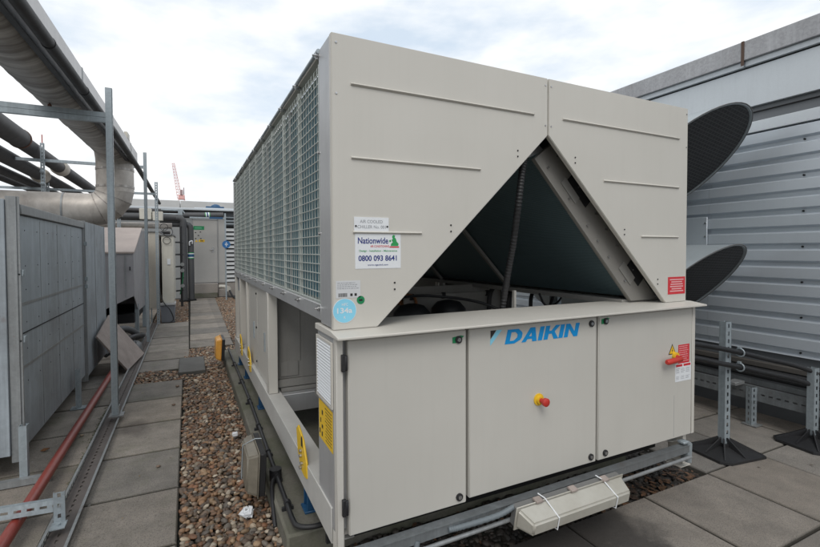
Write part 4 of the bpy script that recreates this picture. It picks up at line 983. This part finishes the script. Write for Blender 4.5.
# pipe frames
def vstrut(x, y, h, par, faces=('f',), z0=.05, w=.045):
    b = MB(); slotted(b, Matrix.Translation((x, y, z0)), h - z0, w=w, d=.041, faces=faces); b.build('post', 'galv', par)
def hstrut(x0, x1, y, z, par, z2=None, dbl=False):
    b = MB(); mx, L = frame_mx((x0, y, z), (x1, y, z if z2 is None else z2), (0, -1, 0)); slotted(b, mx, L, w=.041, faces=())
    if dbl: slotted(b, Matrix.Translation((0, 0, .0435)) @ mx, L, w=.041, faces=())
    b.build('crossbar', 'galv', par)
f1 = thing('duct_gantry', 'nearest tall strut gantry carrying the overhead duct', 'gantry', (-1.105, 2.9, 0), 'strut gantries along the rail')
vstrut(-1.105, 2.9, 2.875, f1, ('r',), w=.05); hstrut(-3.2, -1.13, 2.93, 2.605, f1, 2.605, True)
b = MB(); b.cyl((-1.52, 2.93, 2.67), (-1.52, 2.93, 2.80), .006, 8); b.cyl((-1.52, 2.93, 2.672), (-1.52, 2.93, 2.69), .014, 6); b.build('hanger_rod', mat('rust', (.14, .06, .035), .8), f1)
b = MB(); b.box(-1.15, -1.04, 2.84, 2.95, .046, .054); b.box(-1.08, -1.072, 2.86, 2.93, .05, .13); b.build('base_plate', 'galv_rust', f1)
f2 = thing('duct_gantry', 'middle strut gantry with a second post standing behind the enclosure', 'gantry', (-1.1, 6.45, 0), 'strut gantries along the rail')
vstrut(-1.095, 6.45, 3.02, f2, ('r',)); vstrut(-2.36, 6.40, 3.03, f2, ('f', 'r')); hstrut(-3.6, -1.12, 6.47, 2.795, f2); 
for z in (2.62, 2.45): b = MB(); b.sphere((-2.36, 6.36, z), .028, (1, .6, 1)); b.build('bolt', 'galv', f2)
b = MB(); b.cyl((-2.36, 6.4, 3.03), (-2.36, 6.4, 3.15), .008, 6); b.build('threaded_rod', mat('pinkred', (.5, .2, .18), .6), f2)
f3 = thing('duct_gantry', 'farthest strut gantry with slotted post near the cream cabinet', 'gantry', (-1.06, 8.4, 0), 'strut gantries along the rail')
vstrut(-1.05, 8.4, 2.83, f3, ('f', 'r'), w=.055); hstrut(-4.2, -1.08, 8.42, 2.60, f3); vstrut(-2.75, 8.4, 2.75, f3)

# overhead foil duct: horizontal run, bend down, elbow to the left
dt = thing('foil_duct', 'grimy foil clad round duct running overhead and turning down beside the posts', 'duct', (-1.46, 3, 2.9))
path = []; r = .212
pts0 = [(-1.67, -3.0, 2.905), (-1.575, 0, 2.905), (-1.485, 2.9, 2.905), (-1.42, 5.45, 2.915)]
b = MB()
pp = []; ppr = []
P0 = [Vector(p) for p in pts0]
for a, c in zip(P0, P0[1:]):
    nseg = max(2, int((c - a).length / .05))
    for k in range(nseg): pp.append(a.lerp(c, k / nseg)); 
pp.append(P0[-1])
rr = random.Random(5)
b.tube(pp, [r + rr.uniform(-.004, .004) for _ in pp], 40); b.build('duct_run', 'duct', dt, smooth=True)
for k in range(4): b = MB(); b.cyl((-1.42 - .042 * k, 5.45 - 1.6 * k - .02, 2.91), (-1.42 - .042 * k, 5.45 - 1.6 * k + .02, 2.91), r + .006, 40); b.build('duct_collar', 'duct2', dt, smooth=True)
# bend (mitred gores)
def gore(name, cen, a0, a1, Rb, ax1, ax2, nseg, rr_, m, par):
    # arc from ax1 direction to ax2
    b = MB(); pts = []
    for k in range(nseg + 1):
        t = a0 + (a1 - a0) * k / nseg; pts.append(Vector(cen) + Vector(ax1) * (Rb * math.cos(t)) + Vector(ax2) * (Rb * math.sin(t)))
    b.tube(pts, rr_, 36); o = b.build(name, m, par); o.data.shade_smooth(); o.data.set_sharp_from_angle(angle=R(15)); return pts
gore('bend', (-1.41, 5.46, 2.615), PI / 2, 0, .30, (0, 1, 0), (0, 0, 1), 3, .222, 'duct2', dt)
b = MB(); b.tube([(-1.41, 5.76, 2.66), (-1.41, 5.76, 2.30)], .2255, 36); b.build('drop_section', 'duct2', dt, smooth=True)
for z in (2.36, 2.60): b = MB(); b.cyl((-1.41, 5.76, z), (-1.41, 5.76, z + .03), .231, 36); b.build('band', 'duct', dt, smooth=True)
ep = gore('elbow', (-1.71, 5.76, 2.345), 0, -PI / 2, .30, (1, 0, 0), (0, 0, 1), 4, .226, 'duct2', dt)
for k in range(1, 4):
    b = MB(); t = -PI / 2 * k / 4; c = Vector((-1.71 + .30 * math.cos(t), 5.76, 2.345 + .30 * math.sin(t))); d = Vector((-math.sin(t), 0, math.cos(t)))
    b.tube([c - d * .006, c + d * .006], .231, 36); b.build('elbow_seam', 'duct', dt, smooth=True)
b = MB(); b.tube([(-1.65, 5.76, 2.046), (-1.9, 5.77, 2.045), (-3.0, 5.82, 2.05), (-4.6, 5.88, 2.055)], .226, 36); b.build('side_run', 'duct2', dt, smooth=True)
b = MB(); b.tube([(-1.98, 5.77, 2.045), (-2.0, 5.77, 2.045)], .231, 36); b.build('band', 'galv_rust', dt, smooth=True)
# black tray + lagged pipe + light trunking alongside the duct
tr = thing('overhead_trunking', 'long pale cable trunking running overhead beside the duct', 'trunking', (-1.2, 3, 2.8))
def along(y): return -1.285 + (y - 1.6) * .024   # right-hand edge of the run at y
def ybox(name, m, par, xo0, xo1, y0, y1, z0, z1, bev=.003):
    b = MB(); vs = [(along(y) + xo, y, z) for y in (y0, y1) for xo in (xo0, xo1) for z in (z0, z1)]
    b.add(vs, [(0, 1, 3, 2), (4, 6, 7, 5), (0, 4, 5, 1), (2, 3, 7, 6), (0, 2, 6, 4), (1, 5, 7, 3)]); return b.build(name, m, par, bevel=bev)
ybox('trunk_body', mat('trunk_grey', (.72, .70, .69), .55, dirt=.3, streak=.2), tr, -.06, 0, -3, 6.2, 2.80, 2.955)
for k in range(6):
    y = -1.5 + k * 1.4; ybox('joint_strap', 'galv_rust', tr, -.062, .004, y, y + .03, 2.797, 2.958)
ybox('end_box', 'cream', tr, -.04, 0, 5.2, 5.4, 2.96, 3.04)
bp = thing('overhead_black_pipe', 'black lagged pipe on a black tray running overhead between duct and trunking', 'pipe', (-1.2, 3, 2.7))
b = MB(); b.tube([(-1.37, -3, 2.745), (-1.27, 1.2, 2.745), (-1.20, 4, 2.745), (-1.17, 6, 2.735), (-1.14, 11.4, 2.70)], .036, 18); b.build('pipe', 'foam', bp, smooth=True)
ybox('tray', 'black', bp, -.075, -.035, -3, 6.0, 2.715, 2.80)
for y in np.arange(-1, 4, .9): b = MB(); xq = -1.27 + (y - 1.2) * .025; b.cyl((xq, y, 2.745), (xq, y + .012, 2.745), .039, 18); b.build('tie', 'dark', bp, smooth=True)

# far left pipes
def lag(pts, r, label, m='foam', band=None, cap=None, name='lagged_pipe'):
    t = thing(name, label, 'pipe', pts[0], 'black lagged pipes on the strut frames')
    b = MB(); b.tube(pts, r, 24); b.build('lagging', m, t, smooth=True)
    if band:
        b = MB(); (x, y, z) = band; b.tube([(x, y - .14, z), (x, y - .11, z), (x, y + .11, z), (x, y + .14, z)], [r * 1.05, r * 1.28, r * 1.28, r * 1.05], 24); b.build('band', mat('tape_band', (.50, .46, .40), .6, dirt=.4), t, smooth=True)
    if cap:
        (x, y, z) = cap; b = MB(); b.tube([(x, y - .03, z), (x, y, z)], r * 1.06, 24); b.build('collar', mat('rust_collar', (.12, .055, .035), .8), t, smooth=True)
lag([(-2.50, .5, 2.985), (-2.50, 5.95, 2.985)], .125, 'fattest black lagged pipe ending in a collar at the left edge', cap=(-2.50, 5.98, 2.985))
lag([(-2.50, 6.0, 2.96), (-2.50, 13.6, 2.90)], .10, 'black pipe continuing beyond the collar with a pale tape band', band=(-2.50, 8.1, 2.943))
lag([(-2.78, .5, 2.83), (-2.78, 13.6, 2.78)], .10, 'black lagged pipe with pale band just below the fattest one', band=(-2.78, 8.1, 2.80))
lag([(-3.0, .5, 2.70), (-3.0, 13.6, 2.70)], .065, 'thin black lagged pipe resting on the far crossbar', )
lag([(-3.22, .5, 2.69), (-3.22, 13.6, 2.69)], .06, 'lowest thin black lagged pipe at the left edge')

# leaning board
lb = MB(); P = [Vector((-1.545, 4.60, .45)), Vector((-1.42, 5.05, .66)), Vector((-1.06, 5.02, .14)), Vector((-1.20, 4.42, -.0))]
P = [Vector((-1.475, 4.42, .50)), Vector((-1.475, 5.32, .635)), Vector((-1.10, 5.55, .04)), Vector((-1.20, 4.62, .03))]
nrm = (P[1] - P[0]).cross(P[3] - P[0]).normalized() * .02
lb.add([tuple(p) for p in P] + [tuple(p - nrm) for p in P], [(0, 1, 2, 3), (7, 6, 5, 4), (0, 4, 5, 1), (1, 5, 6, 2), (2, 6, 7, 3), (3, 7, 4, 0)])
tag(lb.build('leaning_board', 'timber', bevel=.002), 'weathered board leaning against the enclosure below the hood', 'board')

# hood
hd = thing('plant_hood', 'grey metal hooded housing with a sloping top and notched base', 'housing', (-1.6, 7.5, 0))
b = MB(); y0 = 6.5; xr = -1.28; xl = -2.35
vs = [(xl, y0, .25), (xr, y0, .78), (xr, y0, 1.45), (xl, y0, 1.45), (xr, 7.15, .47), (xr, 8.7, .42), (xr, 8.7, 1.88), (xr, 7.9, 1.86), (xl, 8.7, .42), (xl, 8.7, 1.88), (xl, 7.9, 1.86)]
fs = [(0, 1, 2, 3), (1, 4, 5, 6, 7, 2), (2, 7, 10, 3), (7, 6, 9, 10), (5, 8, 9, 6), (0, 3, 10, 9, 8)]
b.add(vs, fs); hb = b.build('hood_shell', mat('hood_metal', (.36, .355, .37), .5, metal=.2, dirt=.35, streak=.25), hd)
mo = hb.modifiers.new('s', 'SOLIDIFY'); mo.thickness = .015
b = MB(); b.add([(xl, y0 - .02, 1.445), (xr + .015, y0 - .02, 1.445), (xr + .015, 7.9, 1.885), (xl, 7.9, 1.885), (xl, y0 - .02, 1.47), (xr + .015, y0 - .02, 1.47), (xr + .015, 7.9, 1.91), (xl, 7.9, 1.91)], [(0, 1, 2, 3), (4, 5, 6, 7), (0, 1, 5, 4), (1, 2, 6, 5), (2, 3, 7, 6), (3, 0, 4, 7)]); b.build('sloping_top', mat('hood_top', (.40, .34, .31), .6, dirt=.4), hd)
for xa in (-1.55, -1.40): b = MB(); b.box(xa, xa + .018, y0 - .012, y0 - .001, .76, 1.44); b.build('panel_seam', 'galv_rust', hd)
b = MB(); b.box(-1.335, -1.322, y0 - .02, y0 - .001, 1.18, 1.24); b.build('catch', 'dark', hd)
for (x, y) in ((-1.30, 7.1), (-1.30, 8.5), (-2.2, 8.5)): MB().box(x - .03, x + .03, y - .03, y + .03, 0, .6).build('leg', 'galv', hd)
b = MB(); b.box(-2.3, -1.32, 6.9, 8.6, .30, .45); b.build('inner_tray', 'dark', hd)
# junk below the hood
for i, (pts, r, lab) in enumerate((([(-1.6, 5.9, .30), (-1.38, 6.1, .33), (-1.25, 6.3, .22), (-1.30, 6.6, .10), (-1.6, 6.9, .08)], .045, 'grey corrugated hose looping out from under the hood'),
                                   ([(-1.55, 5.6, .06), (-1.3, 6.0, .20), (-1.18, 6.5, .15), (-1.25, 7.2, .05)], .035, 'dark flexible hose on the floor under the hood'))):
    b = MB(); q = spline(pts, 16); b.tube(q, [r if k % 2 else r * 1.12 for k in range(len(q))], 12); tag(b.build('flexible_hose', mat('hose%d' % i, (.09, .095, .10), .55) if i == 0 else 'black', smooth=True), lab, 'hose')
b = MB(); b.sphere((-1.22, 5.72, .10), .13, (.8, 1.5, .8), 16, 10)
for i, v in enumerate(b.v): b.v[i] = (v[0] + random.uniform(-.012, .012), v[1] + random.uniform(-.012, .012), max(.002, v[2] + random.uniform(-.015, .015)))
tag(b.build('refuse_sack', mat('grey_sack', (.10, .105, .11), .45), smooth=True), 'dark grey sack slumped behind the leaning board', 'sack')

# cream cabinets
cc = thing('cream_cabinet', 'narrow cream cabinet standing on a grey plastic tub', 'cabinet', (-.9, 9, 0))
MB().box(-1.0, -.785, 8.9, 10.6, .40, 1.81).build('cabinet_body', 'cream', cc, bevel=.006)
MB().box(-1.03, -.765, 8.87, 10.7, 1.81, 1.83).build('top_flange', 'galv_rust', cc)
tb = MB(); tb.prism([(-1.02, .0), (-.785, .0), (-.765, .36), (-1.04, .36)], 'y', 8.82, 9.3); tb.build('plastic_tub', 'tub', cc, bevel=.006)
MB().box(-1.045, -.755, 8.80, 9.32, .36, .40).build('tub_rim', mat('tub_rim', (.42, .42, .42), .5), cc, bevel=.004)
MB().box(-.9, -.84, 8.885, 8.899, 1.2, 1.32).build('sticker', 'white', cc)
c2 = thing('beige_cabinet', 'beige cabinet partly hidden by the far strut posts', 'cabinet', (-1.2, 9.2, 0))
MB().box(-1.24, -1.045, 9.0, 10.9, .30, 1.88).build('cabinet_body', mat('beige', (.52, .48, .41), .55, dirt=.3, streak=.3), c2, bevel=.006)
MB().box(-1.26, -1.03, 8.97, 10.95, 1.88, 1.90).build('top_flange', 'galv_rust', c2); MB().box(-1.22, -1.2, 9.05, 9.08, 0, .3).build('leg', 'galv', c2); MB().box(-1.08, -1.06, 9.05, 9.08, 0, .3).build('leg', 'galv', c2)
b = MB(); b.tube(spline([(-1.02, 8.84, 1.7), (-1.03, 8.82, 1.2), (-1.04, 8.8, .7), (-.98, 8.75, .45), (-.86, 8.7, .28), (-.80, 8.72, .1), (-.85, 8.75, .02), (-1.0, 8.75, .02)], 8), .010, 8); tag(b.build('hanging_cable', 'black', smooth=True), 'black cable drooping over the grey plastic tub', 'cable')
b = MB()
for (c, rad) in (((-.90, 8.87, 1.70), .07), ((-.88, 8.87, 1.88), .09), ((-.95, 8.95, 1.98), .07)):
    b.tube([(c[0] + rad * math.cos(t), c[1] + .01 * math.sin(3 * t), c[2] + rad * math.sin(t)) for t in [2 * PI * k / 24 for k in range(25)]], .006, 6, False)
tag(b.build('cable_coil', 'black', smooth=True), 'tangle of thin black cable coiled on top of the cream cabinet', 'cable')
# valve / gauge cluster on side of cabinet
vc = thing('valve_cluster', 'dark valves and gauges beside the cream cabinet', 'valves', (-.7, 11, 1))
b = MB()
for k in range(5):
    z = .5 + k * .3; b.tube([(-.80, 10.75, z), (-.66, 10.9, z), (-.62, 11.2, z)], .02, 8)
b.tube([(-.66, 10.9, .1), (-.66, 10.9, 2.1)], .028, 10); b.build('pipework', 'black', vc, smooth=True)
for z in (1.15, 1.0, .62): b = MB(); b.cyl((-.64, 10.80, z), (-.64, 10.84, z), .045, 16); b.build('gauge', 'wall_grey', vc, smooth=True)
b = MB(); b.tube(spline([(-.70, 10.9, .4), (-.64, 10.8, .75), (-.62, 10.85, 1.0)], 6), .012, 6); b.build('hose', 'green', vc, smooth=True)

# dark pipes by the door
for x, r_, y, z1, lab in ((-.62, .095, 13.2, 2.45, 'left fat grey lagged riser pipe beside the door'), (-.43, .085, 13.3, 2.28, 'right lagged riser pipe with a coloured band beside the door')):
    t = thing('riser_pipe', lab, 'pipe', (x, y, 0), 'lagged riser pipes by the door')
    b = MB(); pts = [(x, y, -.02), (x, y, z1 - .12)] + [(x - .12 * (1 - math.cos(a)), y, z1 - .12 + .12 * math.sin(a)) for a in (.5, 1.0, PI / 2)] + [(x - (2.2 if x < -.5 else .8), y, z1)]
    b.tube(pts, r_, 20); b.build('lagging', 'grey_lag', t, smooth=True)
    b = MB(); b.cyl((x, y, -.03), (x, y, .04), r_ + .05, 16); b.build('collar', 'dark', t, smooth=True)
    if x > -.5:
        b = MB(); b.cyl((x, y, 1.28), (x, y, 1.42), r_ + .004, 20); o = b.build('marker_band', 'white', t, smooth=True); b = MB(); b.cyl((x, y, 1.31), (x, y, 1.39), r_ + .007, 20); b.build('blue_band', 'blue', o, smooth=True)
        for z in (1.26, 1.42): b = MB(); b.cyl((x, y, z), (x, y, z + .02), r_ + .007, 20); b.build('green_band', 'green_ink', o, smooth=True)
        b = MB(); b.tube(spline([(x - .03, y - .1, 1.65), (x - .03, y - .13, 1.75), (x + .04, y - .13, 1.78), (x + .04, y - .1, 1.70)], 5), .02, 8); b.build('bracket', 'white', t, smooth=True)
hp = thing('horizontal_lagged_pipe', 'dark lagged pipe crossing above the door with a blue and green label', 'pipe', (-.1, 13.6, 2.6))
b = MB(); b.tube([(-.62, 13.5, 2.56), (.50, 13.5, 2.60)], .082, 20); b.build('lagging', 'grey_lag', hp, smooth=True)
b = MB(); b.cyl((-.02, 13.5, 2.58), (.12, 13.5, 2.585), .086, 20); o = b.build('label_band', 'green_ink', hp, smooth=True)
b = MB(); b.cyl((.0, 13.5, 2.58), (.10, 13.5, 2.585), .089, 20); o2 = b.build('label_face', 'white', o, smooth=True) if False else b.build('label_face', 'white', hp, smooth=True)
b = MB(); b.cyl((.03, 13.5, 2.58), (.07, 13.5, 2.585), .092, 20); b.build('blue_mark', 'blue', hp, smooth=True)
# assorted pipes and boxes behind hood, at left
for i, (x0, x1, y, z, r_, m, lab) in enumerate(((-3.2, -.75, 10.6, 2.30, .075, 'grey_lag', 'dark lagged pipe running left behind the far frames'),
                                          (-3.2, -.85, 10.8, 2.10, .07, 'duct2', 'pale foil clad pipe behind the far frames'),
                                          (-3.2, -.9, 11.0, 1.93, .05, 'foam', 'lowest black pipe behind the far frames'),
                                          (-3.0, -.60, 12.6, 2.60, .06, 'foam', 'black pipe high up in front of the roof edge'))):
    b = MB(); b.tube([(x0, y, z), (x1, y, z)], r_, 16); tag(b.build('cross_pipe', m, smooth=True), lab, 'pipe')
b = MB(); b.box(-1.45, -1.22, 9.7, 9.9, 2.18, 2.42); b.box(-1.20, -1.0, 9.7, 9.9, 2.16, 2.36); b.box(-1.22, -1.20, 9.75, 9.85, 2.2, 2.3); tag(b.build('junction_box', 'cream', bevel=.008), 'pale twin junction box fixed between the far posts', 'box')
b = MB(); b.tube([(-1.10, 11.2, 2.52), (-.62, 11.2, 2.52), (-.58, 11.2, 2.45)], .02, 8); b.tube([(-1.05, 11.2, 2.42), (-.65, 11.2, 2.42)], .02, 8); b.box(-.72, -.62, 11.15, 11.25, 2.40, 2.54); tag(b.build('pipe_rack', 'galv', smooth=True), 'small galvanised pipe rack above the dark pipes', 'rack')
b = MB(); b.box(-2.0, -.9, 11.4, 11.6, .0, 2.0); tag(b.build('plant_cabinet', mat('plantcab', (.30, .28, .25), .6, dirt=.4), bevel=.01), 'dull brown plant cabinet behind the cream cabinet', 'cabinet')
vs_ = MB(); slotted(vs_, Matrix.Translation((-1.78, 9.3, .4)), 1.75, w=.06, faces=('f',)); tag(vs_.build('strut_post', 'galv'), 'short slotted post behind the sloping hood', 'steel post')

# far building
fb = thing('plant_room', 'low grey plant room with a door at the end of the path', 'building', (0, 14.4, 0))
YW = 14.2
MB().box(-6, -.37, YW, YW + .25, 0, 2.62).build('wall', 'wall_grey', fb)
MB().box(.37, .58, YW, YW + .25, .45, 2.62).build('wall', mat('pier', (.42, .41, .39), .6, dirt=.2), fb, bevel=.004)
MB().box(-.37, 3.9, YW + .1, YW + .25, .45, 2.75).build('wall', 'steel_dark', fb)
MB().box(.37, 3.9, YW + .02, YW + .25, 0, .449).build('plinth_wall', 'plaster', fb, bevel=.01)
MB().box(-6, 3.9, YW + .03, YW + .25, 2.621, 2.76).build('lintel', 'steel_dark', fb)
b = MB(); b.box(-.52, .34, YW - .30, YW, 0, .45); b.box(.345, .62, YW - .2, YW, 0, .25); b.build('step', 'plaster', fb, bevel=.012)
MB().box(-.50, .33, YW - .34, YW - .305, .0, .16).build('kerb', 'concrete', fb, bevel=.01)
MB().box(-6, .95, YW - .25, YW + .3, 2.765, 2.83).build('gutter', 'fascia', fb, bevel=.01)
MB().box(.96, 3.9, YW - .2, YW + .3, 2.765, 2.83).build('gutter', 'fascia', fb, bevel=.01)
dr = MB().box(-.355, .355, YW - .03, YW, .47, 2.47).build('door', mat('door_paint', (.40, .39, .37), .5, dirt=.2, streak=.1), fb, bevel=.004)
b = MB(); b.box(-.37, -.357, YW - .04, YW + .01, .455, 2.50); b.box(.357, .37, YW - .04, YW + .01, .455, 2.50); b.box(-.37, .37, YW - .04, YW + .01, 2.475, 2.52); b.build('door_frame', 'wall_grey', fb)
b = MB(); b.tube([(.22, YW - .035, 1.52), (.22, YW - .08, 1.52), (.12, YW - .085, 1.53)], .013, 8); b.box(.19, .25, YW - .038, YW - .031, 1.44, 1.60); b.build('handle', 'chrome', dr)
gs = MB().box(-.34, -.03, YW - .034, YW - .031, 2.16, 2.28).build('exit_sign', 'green', dr)
b = MB(); b.box(-.30, -.10, YW - .036, YW - .0345, 2.20, 2.24); b.build('printing', mat('green_pale', (.10, .36, .2), .5), gs)
ysn = MB().box(-.19, -.02, YW - .034, YW - .031, 1.77, 1.85).build('warning_sign', 'yellow', dr)
b = MB(); b.prism([(-.30, 1.775), (-.22, 1.775), (-.26, 1.85)], 'y', YW - .034, YW - .031); b.build('warning_triangle', 'yellow', dr)
b = MB(); b.box(-.15, -.06, YW - .0365, YW - .0345, 1.79, 1.83); b.build('printing', mat('brownink', (.2, .12, .02), .6), ysn)
for x, z in ((-.28, 2.07), (-.14, 2.09), (-.20, 1.98), (-.28, 1.88), (-.13, 1.88)): b = MB(); b.box(x - .02, x + .02, YW - .034, YW - .031, z - .015, z + .015); b.build('bolt', 'dark', dr)
# louvre right of the door
lv = MB(); MB().box(.585, 3.9, YW + .06, YW + .099, .45, 2.3).build('louvre_backing', 'dark', fb)
for k in range(13):
    z = .47 + k * .138; lv.prism([(YW - .0, z), (YW + .0, z + .012), (YW + .055, z + .10), (YW + .055, z + .088)], 'x', .585, 3.9)
lv.build('louvre', mat('louvre_pale', (.46, .47, .47), .5, metal=.1), fb)
for z in (2.35, 2.45, 2.56): MB().box(.60, 3.9, YW - .05, YW - .01, z, z + .04).build('louvre_bar', 'galv', fb)
# strut post with blue sign
ps = thing('sign_post', 'slim galvanised post with a round blue sign by the louvre', 'sign post', (.52, 13, 0))
b = MB(); b.box(.498, .538, 12.98, 13.02, .0, 2.62); b.build('post', 'galv', ps)
b = MB(); b.cyl((.535, 12.94, 1.68), (.535, 12.975, 1.68), .115, 32); o = b.build('sign_disc', 'blue', ps); o.data.materials[0] = mat('sign_blue', (.02, .13, .34), .4, dirt=.05)
b = MB(); b.box(.528, .542, 12.936, 12.9395, 1.61, 1.75); b.prism([(.49, 1.68), (.515, 1.71), (.515, 1.65)], 'y', 12.936, 12.9395); b.prism([(.58, 1.68), (.555, 1.71), (.555, 1.65)], 'y', 12.936, 12.9395); b.build('sign_symbol', 'white', o)
b = MB(); b.box(-.45, .52, 12.99, 13.03, 2.45, 2.49); b.build('crossbar', 'galv', ps)
MB().box(.08, .45, 12.97, 12.988, 2.44, 2.50).build('blue_cover', 'blue', ps)
b = MB(); b.tube(spline([(.38, 13.7, .36), (.50, 13.6, .36), (.58, 13.5, .33), (.62, 13.45, .22)], 6), .055, 12); b.cyl((.60, 13.40, .30), (.60, 13.5, .30), .085, 16); tag(b.build('outlet_pipe', mat('pvc', (.52, .50, .45), .5, dirt=.3), smooth=True), 'white plastic outlet pipe at the foot of the louvre wall', 'pipe')
b = MB(); b.tube(spline([(.64, 13.4, .25), (.72, 13.3, .08), (.82, 13.2, .01), (.95, 13.3, .02)], 6), .03, 8); tag(b.build('drain_hose', 'black', smooth=True), 'black drain hose on the pebbles by the white outlet', 'hose')
# background roofs
bw_ = thing('far_roof_edge', 'long pale roof parapet beyond the plant room', 'building', (0, 20, 0))
MB().box(-30, 25, 20, 24, 0, 3.10).build('wall', 'wall_grey', bw_); 
b = MB(); b.box(-30, -.78, 19.9, 24.1, 3.11, 3.64); b.box(-.76, 25, 19.9, 24.1, 3.11, 3.64); b.build('parapet', mat('parapet_pale', (.52, .52, .51), .6, dirt=.2), bw_, bevel=.01)
b = MB(); b.box(.05, .6, 14.6, 15.2, 2.9, 2.96); b.sphere((.36, 14.9, 2.93), .17, (1, 1, .8), 16, 10); o = b.build('roof_vent', 'blue', smooth=True); tag(o, 'small blue domed cap on the plant room roof', 'roof vent')
MB().box(-.3, 1.2, 14.5, 15.4, 2.83, 2.90).build('roof_kerb', 'fascia', fb)

# crane far away
cr = thing('tower_crane', 'distant red tower crane above the roof line', 'crane', (-1.7, 120, -30))
def lattice(p0, p1, w0, w1, n, m, par, name, t=.05):
    p0 = Vector(p0); p1 = Vector(p1); d = (p1 - p0); L = d.length; d.normalize(); s_ = d.cross(Vector((0, 1, 0))).normalized(); f = Vector((0, 1, 0)); b = MB(); prev = None
    for k in range(n + 1):
        c = p0.lerp(p1, k / n); w = (w0 + (w1 - w0) * k / n) / 2; q = [c + s_ * w * a + f * w * e for a, e in ((-1, -1), (1, -1), (1, 1), (-1, 1))]
        for i in range(4): b.tube([q[i], q[(i + 1) % 4]], t * .6, 4)
        if prev:
            for i in range(4): b.tube([prev[i], q[i]], t, 4); b.tube([prev[i], q[(i + 1) % 4]], t * .6, 4)
        prev = q
    b.build(name, m, par)
lattice((-1.6, 120, -30), (-1.6, 120, 14.0), 1.4, 1.4, 26, 'crane_red', cr, 'mast')
lattice((-2.0, 120, 14.3), (-3.25, 120, 22.4), 1.0, .5, 12, 'crane_red', cr, 'jib')
b = MB(); b.box(-2.3, -.9, 119.4, 120.6, 13.9, 15.0); b.build('machinery_deck', 'crane_red', cr, bevel=.1)
b = MB(); b.box(-1.9, -1.3, 119.2, 119.7, 14.9, 16.2); b.box(-1.2, -1.0, 119.5, 119.8, 15, 16.8); b.build('cab', mat('cabgrey', (.35, .25, .25), .5), cr, bevel=.1)

# ================================================================== CAMERA, LIGHT, WORLD
f_, sy, yaw, pit, roll = 451.4973, -11.0031, -.4576, -.0265, -.0038
cam = bpy.data.cameras.new('camera'); co = bpy.data.objects.new('camera', cam); C.objects.link(co); S.camera = co
d = Vector((-math.sin(yaw) * math.cos(pit), math.cos(yaw) * math.cos(pit), math.sin(pit))); r_ = Vector((math.cos(yaw), math.sin(yaw), 0)); u = r_.cross(d)
r2 = r_ * math.cos(roll) + u * math.sin(roll); u2 = -r_ * math.sin(roll) + u * math.cos(roll)
m = Matrix.Identity(4)
for i in range(3): m[i][0] = r2[i]; m[i][1] = u2[i]; m[i][2] = -d[i]; m[i][3] = (-.5184, -1.7506, 1.4743)[i]
co.matrix_world = m
cam.sensor_width = 36; cam.lens = f_ / 820 * 36; cam.shift_y = sy / 820; cam.clip_start = .05; cam.clip_end = 8000

SUN_EL, SUN_AZ = 48, -152   # azimuth measured from +Y towards +X
w = bpy.data.worlds.new('World'); S.world = w; w.use_nodes = True; nt = w.node_tree; nt.nodes.clear()
out = N(nt, 'ShaderNodeOutputWorld'); bg = N(nt, 'ShaderNodeBackground'); nt.links.new(bg.outputs[0], out.inputs[0])
sk = N(nt, 'ShaderNodeTexSky', sky_type='NISHITA'); sk.sun_disc = False; sk.sun_elevation = R(SUN_EL); sk.sun_rotation = R(SUN_AZ); sk.dust_density = 1.5
tc = N(nt, 'ShaderNodeTexCoord').outputs['Generated']
v1 = mapping(nt, tc, (1.2, 1.2, 3.2), (0, 0, .6))
n1 = noise(nt, v1, 1.6, 5, .5); n2 = noise(nt, v1, 5.5, 7, .6)
cov = ramp(nt, mth(nt, 'ADD', mth(nt, 'MULTIPLY', n1, .85), mth(nt, 'MULTIPLY', n2, .15)), [(.40, 0), (.53, 1)])
cov = mth(nt, 'ADD', mth(nt, 'MULTIPLY', cov, .50), .50)
shade = ramp(nt, n2, [(.3, 0), (.75, 1)])
cl = mixc(nt, shade, (9.6, 9.8, 10.0), (10.6, 10.6, 10.6))
blue = mixc(nt, .5, sk.outputs[0], (3.9, 6.9, 9.9))
nt.links.new(mixc(nt, cov, blue, cl), bg.inputs[0]); bg.inputs[1].default_value = .098

sl = bpy.data.lights.new('sun', 'SUN'); sl.energy = 1.2; sl.angle = R(28); sl.color = (1, .965, .92); so = bpy.data.objects.new('sun', sl); C.objects.link(so)
az = R(SUN_AZ); el = R(SUN_EL); sd = Vector((math.sin(az) * math.cos(el), math.cos(az) * math.cos(el), math.sin(el)))
so.rotation_euler = (-sd).to_track_quat('-Z', 'Y').to_euler()
S.view_settings.view_transform = 'Standard'; S.view_settings.look = 'None'; S.view_settings.exposure = 0.15; S.view_settings.gamma = 1; S.view_settings.use_curve_mapping = False
S.render.engine = 'CYCLES'
